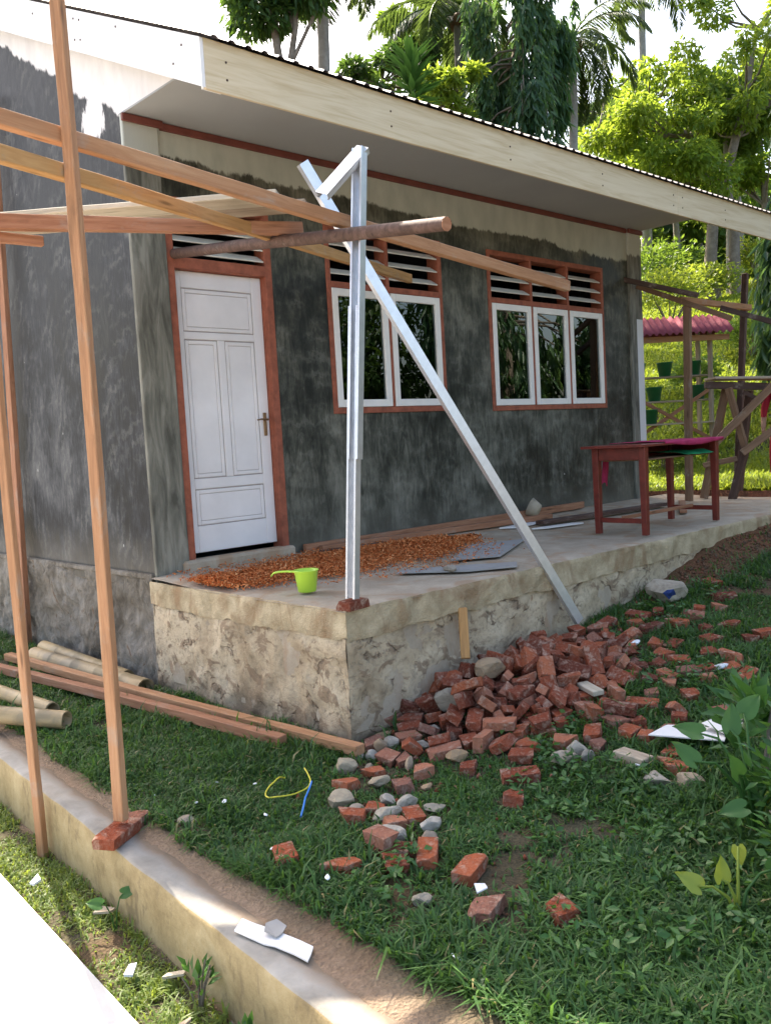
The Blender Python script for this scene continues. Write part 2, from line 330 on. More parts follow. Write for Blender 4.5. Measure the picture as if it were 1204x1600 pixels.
def np_mesh(name, V, F, attrs=None, smooth=False):
    V = np.asarray(V, np.float32); F = np.asarray(F, np.int32); k = F.shape[1]
    me = bpy.data.meshes.new(name); me.vertices.add(len(V)); me.vertices.foreach_set('co', V.ravel())
    me.loops.add(F.size); me.loops.foreach_set('vertex_index', F.ravel()); me.polygons.add(len(F))
    me.polygons.foreach_set('loop_start', np.arange(len(F), dtype=np.int32) * k)
    if smooth: me.polygons.foreach_set('use_smooth', np.ones(len(F), bool))
    me.update(calc_edges=True)
    for n, a in (attrs or {}).items():
        at = me.attributes.new(n, 'FLOAT', 'POINT'); at.data.foreach_set('value', np.asarray(a, np.float32))
    return me
def grid_mesh(name, xs, ys, fn, attrs=None, smooth=True):
    X, Y = np.meshgrid(xs, ys); P = fn(X, Y); V = np.stack([p.ravel() for p in P], 1); nx, ny = len(xs), len(ys)
    i = np.arange((ny - 1) * nx).reshape(ny - 1, nx)[:, :-1].ravel(); F = np.stack([i, i + 1, i + nx + 1, i + nx], 1)
    return np_mesh(name, V, F, {k: f(X, Y).ravel() for k, f in (attrs or {}).items()}, smooth)
def tube(pts, rad, n=8, cap=True):
    pts = [Vector(p) for p in pts]; V = []; F = []
    for i, p in enumerate(pts):
        d = (pts[min(i + 1, len(pts) - 1)] - pts[max(i - 1, 0)]).normalized(); a = d.orthogonal().normalized()
        if i: a = (prev - d * prev.dot(d)).normalized()
        prev = a; b = d.cross(a)
        for k in range(n): t = 2 * math.pi * k / n; V.append(p + (a * math.cos(t) + b * math.sin(t)) * rad[i])
    for i in range(len(pts) - 1):
        for k in range(n): F.append((i * n + k, i * n + (k + 1) % n, (i + 1) * n + (k + 1) % n, (i + 1) * n + k))
    return np.array(V), np.array(F)
def join(parts):
    V = []; F = []; o = 0
    for v, f in parts: V.append(v); F.append(f + o); o += len(v)
    return np.concatenate(V), np.concatenate(F)
def unit(v): return v / np.maximum(np.linalg.norm(v, axis=-1, keepdims=True), 1e-9)
def blades(P, h, wd, lean, tint=None, up=None):
    """curved grass blades, three triangles each"""
    n = len(P); az = rng.uniform(0, 2 * np.pi, n); d = np.stack([np.cos(az), np.sin(az), 0 * az], 1); s = np.stack([-np.sin(az), np.cos(az), 0 * az], 1)
    w_ = (wd * .5)[:, None]; h_ = h[:, None]; l = lean[:, None]; Z = np.array([0, 0, 1.])
    m1 = P + d * l * h_ * .28 + Z * h_ * .55 * (1 - .25 * l); tip = P + d * l * h_ * .95 + Z * h_ * np.clip(1 - .62 * l, .12, 1)
    V = np.stack([P - s * w_ * .7, P + s * w_ * .7, m1 - s * w_, m1 + s * w_, tip], 1).reshape(-1, 3)
    b = (np.arange(n) * 5)[:, None]; F = np.concatenate([b + np.array([[0, 1, 2]]), b + np.array([[1, 3, 2]]), b + np.array([[2, 3, 4]])])
    t = rng.uniform(0, 1, n) if tint is None else tint
    return V, F, np.repeat(t, 5)
def leaves(P, D, Nn, ln, wd, fold=.25, tint=None):
    """folded lance leaves: P base, D direction, Nn approximate face normal"""
    D = unit(D); Sd = unit(np.cross(D, Nn)); Nn = np.cross(Sd, D); l = ln[:, None]; w_ = wd[:, None] * .5
    mid = P + D * l * .42 ; up = Nn * w_ * fold * 2
    V = np.stack([P, mid - Sd * w_ + up, P + D * l - Nn * l * .06, mid + Sd * w_ + up], 1).reshape(-1, 3); n = len(P)
    b = (np.arange(n) * 4)[:, None]; F = np.concatenate([b + np.array([[0, 1, 2]]), b + np.array([[0, 2, 3]])])
    t = rng.uniform(0, 1, n) if tint is None else tint
    return V, F, np.repeat(t, 4)
def sm(a, b, x):
    t = np.clip((x - a) / (b - a), 0, 1); return t * t * (3 - 2 * t)
def vnoise(x, y, s, seed=0):
    """cheap smooth value noise on arrays, 0..1"""
    x = np.asarray(x, float) * s + seed * 13.7; y = np.asarray(y, float) * s + seed * 7.3; xi = np.floor(x); yi = np.floor(y); fx = x - xi; fy = y - yi
    def h(a, b): v = np.sin(a * 127.1 + b * 311.7) * 43758.5453; return v - np.floor(v)
    fx = fx * fx * (3 - 2 * fx); fy = fy * fy * (3 - 2 * fy)
    return (h(xi, yi) * (1 - fx) + h(xi + 1, yi) * fx) * (1 - fy) + (h(xi, yi + 1) * (1 - fx) + h(xi + 1, yi + 1) * fx) * fy
def fbm(x, y, s, seed=0): return .55 * vnoise(x, y, s, seed) + .28 * vnoise(x, y, s * 2.1, seed + 1) + .17 * vnoise(x, y, s * 4.3, seed + 2)

# ------------------------------------------------------------------ ground
def kerb_x(y): return -1.294 + .0738 * np.asarray(y, float)          # outer top edge of the low retaining wall
def ground(x, y):
    x = np.asarray(x, float); y = np.asarray(y, float)
    near = np.interp(x, [-1.5, 0, 1, 2, 3, 4, 5.3, 7, 9], [-.8, -.77, -.65, -.52, -.4, -.31, -.22, -.1, -.05])
    far = np.interp(x, [-1.5, 0, 1, 3, 5, 8], [-.81, -.79, -.74, -.6, -.45, -.25])
    z = near + (far - near) * sm(-2.1, -4.5, y)
    z = np.where(x < 0, -.78 + .02 * np.clip(y, 0, 6), z)
    z = z + sm(2.6, 4.6, x) * .16 * np.exp(-np.clip(-2.07 - y, 0, 9) / .22) * (x < 7.4)
    u = .88 * x + .47 * y - 9.4
    z = z + .27 * np.log1p(np.exp(np.clip(u / .6, -40, 40))) * .6 * sm(-9, -2, y)
    z = z + (fbm(x, y, 1.6, 3) - .5) * .05 + (fbm(x, y, 7, 5) - .5) * .025
    u2 = np.maximum(u - 12, 0); z = z + (fbm(x, y, .12, 9) - .5) * np.minimum(u2 * .25, 3)
    return z
def ground_full(x, y):
    z = ground(x, y)
    house = (x > .06) & (x < 7.2) & (y > -2.0) & (y < 6.6); z = np.where(house, np.minimum(z, -.45), z)
    kx = kerb_x(y); z = np.minimum(z, -.806 + np.clip(x - kx - .1, 0, 9) * .12 + (fbm(x, y, 5, 8) - .5) * .012 + np.maximum(x - kx - .45, 0) * 9)
    return np.where(x < kx + .07, -1.1 + (fbm(x, y, 6, 4) - .5) * .06, z)
xs = np.concatenate([[-400, -150, -60, -30, -14, -8, -5, -3.5, -2.6], np.arange(-2.1, 6.6, .05), np.arange(6.6, 16, .2), np.arange(16, 60, 1.2), [70, 95, 150, 400]])
ys = np.concatenate([[-400, -150, -60, -30, -16, -10, -8], np.arange(-6.5, -1.9, .05), np.arange(-1.9, 5, .1), np.arange(5, 14, .35), np.arange(14, 60, 1.4), [70, 95, 150, 400]])
def red_at(x, y): return sm(2.5, 3.6, x) * np.exp(-((np.clip(-2.07 - y, 0, 9)) / .42) ** 2) * (y < -1) + .35 * (fbm(x, y, 2.2, 21) > .6) + sm(6.5, 7.2, x) * (x < 9.2) * (y > -2.2) * (y < .6) * .8
def dust_at(x, y): return np.exp(-(np.clip(x - kerb_x(y) - .12, 0, 9) / .15) ** 2) * (x > kerb_x(y)) * (x < 3)
def green_at(x, y): return sm(9.2, 10.5, .88 * x + .47 * y) + .5 * (x < 7)
gr = link('ground', grid_mesh('ground', xs, ys, lambda X, Y: (X, Y, ground_full(X, Y)), {'red': red_at, 'green': green_at, 'dust': dust_at}), 'soil'); tag(gr, kind='structure')

# low retaining wall along the yard
def build_kerb():
    yy = np.arange(-9, 9.01, .06); prof = [(0, -1.35), (0, -1.2), (0, -1.05), (0, -.93), (0, -.815), (.01, -.8), (.05, -.797), (.10, -.797), (.15, -.802), (.16, -.83), (.16, -1.3)]
    V = []; inn = []
    for y in yy:
        for k, (o, z) in enumerate(prof):
            n1 = (fbm(y, z * 3 + k, 5, 31) - .5) * .014; V.append((kerb_x(y) + o + (n1 if k < 5 else 0), y, z + ((fbm(y, o, 4, 33) - .5) * .018 if k > 3 else 0))); inn.append(min(1, max(0, o / .16)))
    n = len(prof); i = (np.arange(len(yy) - 1)[:, None] * n + np.arange(n - 1)[None]).ravel(); F = np.stack([i, i + n, i + n + 1, i + 1], 1)
    return link('retaining_wall', np_mesh('retaining_wall', V, F, {'inner': inn}), 'kerb')
tag(build_kerb(), 'low ochre plastered retaining wall edging the grass yard', 'low wall')
box('pavement', -9, 0, -14, 9, -1.3, -1.06, 'pave', None, .01)
pv = bpy.data.objects['pavement']; pv.data.transform(Matrix.Translation((0, 0, 0)));
for v in pv.data.vertices:
    if v.co.x > -1: v.co.x = -1.62 + .066 * (v.co.y + .4)
tag(pv, kind='structure')

# ------------------------------------------------------------------ house
H = empty('house', (0, 0, 0), 'small unfinished house with dark cement walls, white door and raised porch', 'house')
XW, YB, TH, ZS, SL, YR = 6.63, 6.4, .15, 3.2, .472, 3.2
ZE = 3.235; YE = -1.25
def roof_z(y): return ZE + SL * ((y - YE) if y <= YR else (2 * YR - YE - y))
def holes_wall(name, x0, x1, z0, z1, holes, y0, y1, mat):
    gx = sorted({x0, x1, *[v for h in holes for v in h[:2]]}); gz = sorted({z0, z1, *[v for h in holes for v in h[2:]]})
    solid = lambda i, j: 0 <= i < len(gx) - 1 and 0 <= j < len(gz) - 1 and not any(h[0] <= (gx[i] + gx[i + 1]) / 2 <= h[1] and h[2] <= (gz[j] + gz[j + 1]) / 2 <= h[3] for h in holes)
    bm = bmesh.new(); vs = {}
    def v(i, y, j):
        k = (i, y, j)
        if k not in vs: vs[k] = bm.verts.new((gx[i], y, gz[j]))
        return vs[k]
    for i in range(len(gx) - 1):
        for j in range(len(gz) - 1):
            if not solid(i, j): continue
            for y in (y0, y1): bm.faces.new((v(i, y, j), v(i + 1, y, j), v(i + 1, y, j + 1), v(i, y, j + 1)))
            for di, dj, e in ((-1, 0, ((i, j), (i, j + 1))), (1, 0, ((i + 1, j), (i + 1, j + 1))), (0, -1, ((i, j), (i + 1, j))), (0, 1, ((i, j + 1), (i + 1, j + 1)))):
                if not solid(i + di, j + dj): (a, b), (c, d) = e; bm.faces.new((v(a, y0, b), v(c, y0, d), v(c, y1, d), v(a, y1, b)))
    return bmobj(name, bm, mat, H)
DO = (.241, 1.179, .02, 2.704); W1 = (1.735, 3.132, 1.139, 2.70); W2 = (3.798, 5.834, 1.126, 2.70)
holes_wall('front_wall', .002, XW - .002, -.1, ZS - .004, [DO, W1, W2], 0, TH, 'front')
def gable(x0, x1, name, mat):
    bm = bmesh.new(); ye = YB + 1.195
    def prism(pts):
        a = [bm.verts.new((x0, y, z)) for y, z in pts]; b = [bm.verts.new((x1, y, z)) for y, z in pts]; bm.faces.new(a); bm.faces.new(b[::-1]); n = len(pts)
        for k in range(n): bm.faces.new((a[k], a[(k + 1) % n], b[(k + 1) % n], b[k]))
    prism([(.002, -.06), (YB - .002, -.06), (YB - .002, ZS - .001), (.002, ZS - .001)]); prism([(-1.195, ZS), (ye, ZS), (ye, roof_z(ye) - .03), (YR, roof_z(YR) - .03), (-1.195, roof_z(-1.195) - .03)])
    return bmobj(name, bm, mat, H)
gable(0, TH, 'gable_wall', 'gable'); gable(XW - TH, XW, 'gable_wall', 'gable')
box('back_wall', TH, XW - TH, YB - TH, YB, -.1, ZS, 'inside', H); box('inner_floor', TH, XW - TH, TH, YB - TH, -.2, .05, 'inside', H); box('inner_ceiling', TH, XW - TH, .16, YB - TH, 3.05, 3.1, 'inside', H)
# corner pilasters and the maroon trim under the soffit
def pil_mat():
    a = M('pilaster_coats', .7, .25); o = a.co(); X, Y, Z = a.xyz()
    f = a.noise(a.co((6, 6, 1)), 2.5, 6, .6, .5); base = a.ramp(f, [(.35, (.075, .073, .058)), (.5, (.15, .145, .118)), (.65, (.24, .23, .19))])
    nz = a.noise(a.co((25, 25, 2)), 1, 4, .7); k = a.math('MULTIPLY', a.math('SUBTRACT', a.math('ADD', Z, a.math('MULTIPLY', nz, .16)), 2.97), 40, True)
    base = a.mix(k, base, (.48, .495, .44))
    k2 = a.math('MULTIPLY', a.math('GREATER_THAN', X, 6.5), a.math('LESS_THAN', Z, 2.16)); base = a.mix(k2, base, (.62, .62, .62))
    a.col(base); a.bump(f, .3, .006); return a.m
MAT['pil2'] = pil_mat()
box('pilaster', -.012, .26, -.03, .004, -.02, ZS - .003, 'pil2', H, .006); box('pilaster', 6.37, XW + .012, -.03, .004, -.02, ZS - .003, 'pil2', H, .006)
for x0, x1, y in ((-.02, .285, -.058), (.285, 6.345, -.028), (6.345, XW + .02, -.058)): box('eave_trim', x0, x1, y, y + .026, 3.146, ZS - .006, 'trim', H, .002)
box('soffit', -.002, XW + .005, -1.2, .03, ZS - .002, ZS + .01, 'soffit', H, 0)
# fascia boards
for x0, x1 in ((-.128, 5.286), (5.290, 8.0)): 
    fb = box('fascia_board', x0, x1, -1.236, -1.214, 2.952, 3.236, 'fascia', H, .002)
def nail(x, y, z, par, ax='y'):
    bm = bmesh.new(); bmesh.ops.create_cone(bm, cap_ends=True, segments=8, radius1=.0075, radius2=.006, depth=.004, matrix=Matrix.Translation((x, y, z)) @ Matrix.Rotation(R(90), 4, 'X' if ax == 'y' else 'Y')); return bmobj('nail_head', bm, 'w_dark', par)
for x in (.02, 1.35, 2.65, 3.95, 5.2, 5.38, 6.3):
    for dz in (.06, .16): nail(x, -1.238, 2.97 + dz, H)
def rake(y0, y1):
    bm = bmesh.new(); p = [(y0, roof_z(y0) - .285), (y1, roof_z(y1) - .285), (y1, roof_z(y1) - .01), (y0, roof_z(y0) - .01)]
    a = [bm.verts.new((-.152, *q)) for q in p]; b = [bm.verts.new((-.130, *q)) for q in p]; bm.faces.new(a); bm.faces.new(b[::-1])
    for k in range(4): bm.faces.new((a[k], a[(k + 1) % 4], b[(k + 1) % 4], b[k]))
    return bmobj('rake_board', bm, 'rake', H)
rake(-1.236, .225); rake(.228, YR); rake(YR + .003, 2 * YR + 1.24)
for y, dz in ((-1.05, .08), (-.95, .2), (-.3, .06), (.19, .07), (.19, .2), (.27, .07), (.27, .21), (.9, .1), (1.5, .18)): nail(-.154, y, roof_z(y) - dz, H, 'x')
box('rake_soffit', -.13, -.001, -1.21, -1.19, 2.96, 3.2, 'rake', H, 0)
# corrugated roof: sheets of 0.8 m on each slope
def sheet(name, x0, x1, front=True):
    pitch = .118; xs_ = []; zs_ = []; x = x0; n = int(round((x1 - x0) / pitch))
    for k in range(n):
        b = x0 + k * pitch
        for f, z in ((0, .0), (.55, .0), (.66, .013), (.88, .013)): xs_.append(b + f * pitch); zs_.append(z)
    xs_.append(x1); zs_.append(0); ysr = [YE - .025, 0, YR] if front else [YR, 2 * YR, 2 * YR - YE + .025]
    V = [(xx, yy, roof_z(yy) + zz + .012) for yy in ysr for xx, zz in zip(xs_, zs_)]; V += [(a, b, c - .004) for a, b, c in V]; m = len(xs_); F = []
    N_ = m * 3
    for j in range(2):
        for i in range(m - 1): F.append((j * m + i, j * m + i + 1, (j + 1) * m + i + 1, (j + 1) * m + i)); F.append(tuple(N_ + q for q in (j * m + i, (j + 1) * m + i, (j + 1) * m + i + 1, j * m + i + 1)))
    for j in (0, 2):
        for i in range(m - 1): F.append((j * m + i, j * m + i + 1, N_ + j * m + i + 1, N_ + j * m + i))
    return link(name, np_mesh(name, V, F), 'roof', H)
for k in range(10):
    a = -.165 + k * .826
    for fr in (True, False): sheet('roof_sheet', a, a + .826, fr)
for y in (-1.15, -.5, .4, 1.4): beam('purlin', (XW + .01, y, roof_z(y) - .05), (8.0, y, roof_z(y) - .05), .05, .07, 'w_dark', H)
beam('ridge_cap', (-.165, YR, roof_z(YR) + .03), (8.1, YR, roof_z(YR) + .03), .3, .02, 'roof', H)

# foundation: porch slab, rendered rubble base, gable plinth
def rough_face(name, a, b, z0, z1, mat, step=.03, amp=.014, out=None, seed=0, parent=H, top=None):
    """vertical rough face from a=(x,y) to b with real relief, closed at the top edge by 'top' depth"""
    a = np.array(a, float); b = np.array(b, float); L = np.linalg.norm(b - a); d = (b - a) / L; nrm = np.array([d[1], -d[0]])
    us = np.linspace(0, L, max(2, int(L / step))); vs_ = np.linspace(z0, z1, max(2, int((z1 - z0) / step)))
    def fn(U, Vz):
        k = (fbm(U + a[0] * 3, Vz + a[1], 2.5, seed) - .5) * amp * 1.6 + (fbm(U, Vz, 11, seed + 4) - .5) * amp
        k = np.where((Vz >= z1 - 1e-6), k * .3 - .004, k); edge = np.minimum(U, L - U); k = k * np.clip(edge / .03, .35, 1); Vz = Vz + np.where((Vz <= z0 + 1e-6) & (z0 > -.5), (fbm(U, Vz, 6, seed + 9) - .5) * .05, 0) - np.where(Vz >= z1 - 1e-6, (fbm(U, Vz, 9, seed + 7) ** 2) * .012, 0)
        return a[0] + d[0] * U + nrm[0] * k, a[1] + d[1] * U + nrm[1] * k, Vz + 0 * U
    return link(name, grid_mesh(name, us, vs_, fn), mat, parent)
PX = 7.35
sl = link('porch_slab', grid_mesh('porch_slab', np.arange(-.045, PX + .01, .07), np.linspace(-2.07, .0, 40), lambda X, Y: (X, Y, (fbm(X, Y, 1.3, 41) - .5) * .018 + .03 * sm(-.7, 0, Y) + np.where((X < -.01) | (Y < -2.04), -.012, 0))), 'slab', H)
rough_face('slab_edge', (-.04, .03), (-.04, -2.074), -.172, -.003, 'lip', .018, .03, seed=51); rough_face('slab_edge', (-.04, -2.074), (PX, -2.074), -.172, -.003, 'lip', .018, .032, seed=53)
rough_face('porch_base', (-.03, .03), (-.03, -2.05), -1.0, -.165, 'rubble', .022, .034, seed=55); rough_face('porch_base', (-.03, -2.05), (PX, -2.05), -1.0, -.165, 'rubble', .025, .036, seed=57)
rough_face('gable_plinth', (-.035, YB), (-.035, .01), -1.0, .045, 'gplinth', .022, .07, seed=61)
box('plinth_ledge', -.034, .01, .006, YB, .0, .042, 'gplinth', H, .01); box('slab_core', -.02, PX - .01, -2.04, -.0, -.7, -.02, 'slab', H, 0)
bm = bmesh.new(); bm_box(bm, .2, 1.2, -.075, .06, -.02, .108, .018); bmobj('door_step', bm, 'slab', H)

# ---- door
D = box('door_frame', DO[0], .324, -.012, .12, .10, DO[3], 'frame', H)
box('jamb', 1.117, DO[1], -.012, .12, .10, DO[3], 'frame', D); box('head', .324, 1.117, -.012, .12, 2.655, DO[3], 'frame', D); box('transom_bar', .324, 1.117, -.012, .12, 2.206, 2.285, 'frame', D)
def slat(name, x0, x1, y, z, parent, mat='slat', tilt=32, dp=.105, th=.011):
    bm = bmesh.new(); bm_box(bm, x0, x1, -dp / 2, dp / 2, -th / 2, th / 2, .002); bmesh.ops.transform(bm, matrix=Matrix.Translation((0, y, z)) @ Matrix.Rotation(R(tilt), 4, 'X'), verts=bm.verts); return bmobj(name, bm, mat, parent)
for z in (2.345, 2.43, 2.515, 2.6): slat('louvre_slat', .324, 1.117, .045, z, D)
DR = box('door', .327, 1.114, .068, .105, .142, 2.203, 'gap', H, .0015)
def dbox(n, u0, u1, v0, v1, y0=.058, y1=.07, m='white', bev=.004): return box(n, .327 + .787 * u0, .327 + .787 * u1, y0, y1, 2.203 - 2.061 * v1, 2.203 - 2.061 * v0, m, DR, bev)
g_ = .004
dbox('stile', 0, .095, 0, 1); dbox('stile', .885, 1, 0, 1)
dbox('rail', .096, .884, 0, .058); dbox('rail', .096, .884, .212, .238); dbox('rail', .096, .884, .735, .772); dbox('rail', .096, .884, .905, 1.0); dbox('rail', .455, .535, .239, .734)
for u0, u1, v0, v1 in ((.104, .876, .062, .208), (.104, .447, .242, .731), (.543, .876, .242, .731), (.104, .876, .776, .901)):
    du, dv = .034, .0135; dbox('panel', u0 + du + .004, u1 - du - .004, v0 + dv + .0016, v1 - dv - .0016, .0625, .072, 'white', .003)
    dbox('moulding', u0, u0 + du, v0, v1, .0605, .072); dbox('moulding', u1 - du, u1, v0, v1, .0605, .072); dbox('moulding', u0 + du, u1 - du, v0, v0 + dv, .0605, .072); dbox('moulding', u0 + du, u1 - du, v1 - dv, v1, .0605, .072)
pl = box('handle_plate', 1.052, 1.085, .049, .058, .985, 1.165, 'brass', DR, .004)
bm = bmesh.new(); V_, F_ = tube([(1.068, .05, 1.11), (1.068, .012, 1.11), (1.06, .004, 1.11), (1.0, .004, 1.113), (.965, .008, 1.108)], [.008, .008, .008, .007, .006], 8); link('door_handle', np_mesh('door_handle', V_, F_, None, True), 'brass', DR); bm.free()

# ---- windows
def window(Wn, n, zbar):
    x0, x1, z0, z1 = Wn; fw = .045; F0 = box('window', x0, x0 + fw, -.012, .13, z0, z1, 'frame', H)
    box('frame_side', x1 - fw, x1, -.012, .13, z0, z1, 'frame', F0); box('frame_sill', x0 + fw, x1 - fw, -.014, .13, z0, z0 + .05, 'frame', F0); box('frame_head', x0 + fw, x1 - fw, -.012, .13, z1 - .05, z1, 'frame', F0)
    box('frame_bar', x0 + fw, x1 - fw, -.011, .13, zbar - .026, zbar + .026, 'frame', F0)
    wb = (x1 - x0 - 2 * fw) / n
    for k in range(n):
        a, b = x0 + fw + k * wb, x0 + fw + (k + 1) * wb
        if k: box('mullion', a - .018, a + .018, -.0105, .128, z0 + .05, z1 - .05, 'frame', F0)
        ia = a + (.018 if k else 0); ib = b - (.018 if k < n - 1 else 0)
        for j in range(3): slat('louvre_slat', ia, ib, .045, zbar + .026 + (z1 - .05 - zbar - .026) * (j + .8) / 3.6, F0)
        sa, sb, sz0, sz1, t = ia + .002, ib - .002, z0 + .053, zbar - .029, .062
        box('sash_stile', sa, sa + t, -.016, .028, sz0, sz1, 'sash', F0); box('sash_stile', sb - t, sb, -.016, .028, sz0, sz1, 'sash', F0)
        box('sash_rail', sa + t, sb - t, -.016, .028, sz0, sz0 + t, 'sash', F0); box('sash_rail', sa + t, sb - t, -.016, .028, sz1 - t, sz1, 'sash', F0)
        box('pane', sa + t - .004, sb - t + .004, .004, .008, sz0 + t - .004, sz1 - t + .004, 'glass', F0, 0)
window(W1, 2, 2.205); window(W2, 3, 2.215)

# ------------------------------------------------------------------ scaffold timbers and steel channels
T = lambda o, l, c='timber', g=None: tag(o, l, c, g)
T(beam('scaffold_post', (-1.362, -2.0, -.728), (-1.345, -1.985, 3.7), .042, .055, 'w_tan', roll=R(25), bend=.02), 'tall sawn timber post standing on two flat bricks', 'post')
T(beam('scaffold_post', (-1.43, -1.24, -1.12), (-1.475, -1.36, 3.2), .036, .05, 'w_tan', roll=R(20), bend=-.02), 'tall timber post standing in the verge below the low wall', 'post')
T(beam('scaffold_post', (-.09, 2.22, -.80), (-.06, 2.04, 3.95), .05, .07, 'w_red', roll=R(10)), 'red timber post standing against the gable plinth', 'post')
T(beam('scaffold_rail', (-1.66, -1.94, 2.29), (2.444, -1.86, 1.934), .05, .072, 'w_tan', bend=.02), 'long upper timber rail tied behind the steel channel post', 'rail')
T(beam('scaffold_rail', (-1.70, -2.075, 2.10), (2.37, -.342, 2.237), .045, .07, 'w_yel', bend=-.02), 'lower timber rail reaching over the porch to the near window', 'rail')
T(beam('scaffold_beam', (-1.42, -1.235, 2.045), (.37, -1.40, 2.19), .05, .075, 'w_red'), 'red timber beam carrying the two scaffold planks', 'beam')
T(beam('ledger_block', (-1.40, -1.20, 1.985), (-1.15, -1.215, 1.985), .04, .05, 'w_red'), 'short red timber block nailed under the plank beam', 'timber block')
pd = Vector((.66, -.75, 0)).normalized(); pn = Vector((.75, .66, 0))
N1 = Vector((-.05, -1.72, 2.272)); 
for k, (off, wd, m, l, back) in enumerate(((0, .215, 'w_pale', 'pale wide scaffold plank on the red beam', 2.0), (.222, .19, 'w_grey', 'weathered grey scaffold plank behind the pale one', 2.2))):
    e = N1 + pn * (off + wd / 2) + pd * (.0 if k == 0 else .12); T(beam('scaffold_plank', e - pd * back, e, wd, .032, m, bend=.004), l, 'plank')
st = join([tube([(.33, .07, 2.31), (.27, -.9, 2.18), (.17, -2.0, 2.01), (.11, -2.8, 1.894)], [.036, .037, .036, .034], 9)])
V, F = st; so_ = link('scaffold_pole', np_mesh('scaffold_pole', V - np.array([.33, 0, 2.3]), F, None, True), 'w_old'); so_.location = (.33, 0, 2.3); T(so_, 'weathered round pole from the door louvres past the steel post', 'pole')
# end cap of the pole
bm = bmesh.new(); bmesh.ops.create_cone(bm, cap_ends=True, segments=9, radius1=.034, radius2=.034, depth=.004); cp = bmobj('pole_end', bm, 'w_red', so_); cp.matrix_local = Matrix.Translation((-.22, -2.8, -.407)) @ Vector((.0, -.95, -.12)).to_track_quat('Z', 'Y').to_matrix().to_4x4()
sp = empty('steel_post', (.05, -2.06, .05), 'upright zinc channel post standing on a brick at the porch corner', 'steel post')
channel('lower_channel', (.045, -2.06, .05), (.19, -2.06, 1.62), .062, .045, 'steel', R(191), parent=sp); channel('upper_channel', (.105, -2.082, .80), (.268, -2.082, 2.455), .067, .048, 'steel', R(191), parent=sp)
tag(channel('steel_brace', (1.99, -2.17, -.42), (.165, -1.71, 2.47), .064, .036, 'steel', R(183)), 'slanting zinc channel brace with its foot in the brick heap', 'steel brace')
tag(channel('steel_offcut', (-.02, -2.06, 2.19), (.265, -2.09, 2.47), .075, .036, 'steel', R(-60)), 'short zinc channel clipped to the top of the steel post', 'steel channel')

# ------------------------------------------------------------------ bricks and stones: shapes, then a real drop
def brick_mesh(L, Wd, Ht, seed, broken=False):
    r = random.Random(seed); bm = bmesh.new(); bmesh.ops.create_cube(bm, size=1, matrix=Matrix.Diagonal((L, Wd, Ht, 1)))
    for v in bm.verts: v.co += Vector((r.uniform(-1, 1) * .006, r.uniform(-1, 1) * .004, r.uniform(-1, 1) * .003))
    if broken:
        n = Vector((1, r.uniform(-.7, .7), r.uniform(-.5, .5))).normalized()
        rs = bmesh.ops.bisect_plane(bm, geom=bm.verts[:] + bm.edges[:] + bm.faces[:], plane_co=(L * r.uniform(.02, .22), 0, 0), plane_no=n, clear_outer=True)
        ed = [e for e in rs['geom_cut'] if isinstance(e, bmesh.types.BMEdge)]; bmesh.ops.edgeloop_fill(bm, edges=ed)
    for _ in range(r.choice((2, 3, 4))):
        c = Vector((r.choice((-1, 1)), r.choice((-1, 1)), r.choice((-1, 1)))); p = Vector((c.x * L / 2, c.y * Wd / 2, c.z * Ht / 2)) * r.uniform(.72, .93)
        rs = bmesh.ops.bisect_plane(bm, geom=bm.verts[:] + bm.edges[:] + bm.faces[:], plane_co=p, plane_no=Vector((c.x * r.uniform(.3, 1), c.y * r.uniform(.4, 1), c.z * r.uniform(.4, 1))).normalized(), clear_outer=True)
        ed = [e for e in rs['geom_cut'] if isinstance(e, bmesh.types.BMEdge)]
        if ed: bmesh.ops.edgeloop_fill(bm, edges=ed)
    pts = [v.co.copy() for v in bm.verts]; bm.free(); bm = bmesh.new()
    for q in pts: bm.verts.new(q)
    bmesh.ops.remove_doubles(bm, verts=bm.verts, dist=.004); hr = bmesh.ops.convex_hull(bm, input=bm.verts); bmesh.ops.delete(bm, geom=[v for v in hr['geom_interior'] if isinstance(v, bmesh.types.BMVert)], context='VERTS'); bmesh.ops.dissolve_limit(bm, angle_limit=.12, verts=bm.verts, edges=bm.edges)
    bmesh.ops.bevel(bm, geom=bm.edges[:], offset=.0018, segments=1, affect='EDGES', clamp_overlap=True)
    bmesh.ops.recalc_face_normals(bm, faces=bm.faces); c = sum((v.co for v in bm.verts), Vector()) / len(bm.verts); bmesh.ops.translate(bm, verts=bm.verts, vec=-c)
    me = bpy.data.meshes.new('brick'); bm.to_mesh(me); bm.free(); me.materials.append(MAT['brick']); return me
def stone_mesh(seed, r0=.06, mat='stone'):
    r = random.Random(seed); bm = bmesh.new(); bmesh.ops.create_icosphere(bm, subdivisions=3, radius=1); o = Vector((r.uniform(0, 50), r.uniform(0, 50), 0)); sc = Vector((r.uniform(.9, 1.35), r.uniform(.75, 1.0), r.uniform(.6, .85)))
    pl_ = [(Vector((r.gauss(0, 1), r.gauss(0, 1), r.gauss(0, 1))).normalized(), r.uniform(.5, .85)) for _ in range(13)]
    for v in bm.verts:
        p = v.co.copy()
        for n, d in pl_:
            k = p.dot(n)
            if k > d: p -= n * (k - d) * .97
        p *= 1 + .10 * mnoise.noise(p * 1.7 + o) + .04 * mnoise.noise(p * 5 + o); v.co = Vector((p.x * sc.x, p.y * sc.y, p.z * sc.z)) * r0
    me = bpy.data.meshes.new('stone'); bm.to_mesh(me); bm.free(); me.materials.append(MAT[mat]); return me
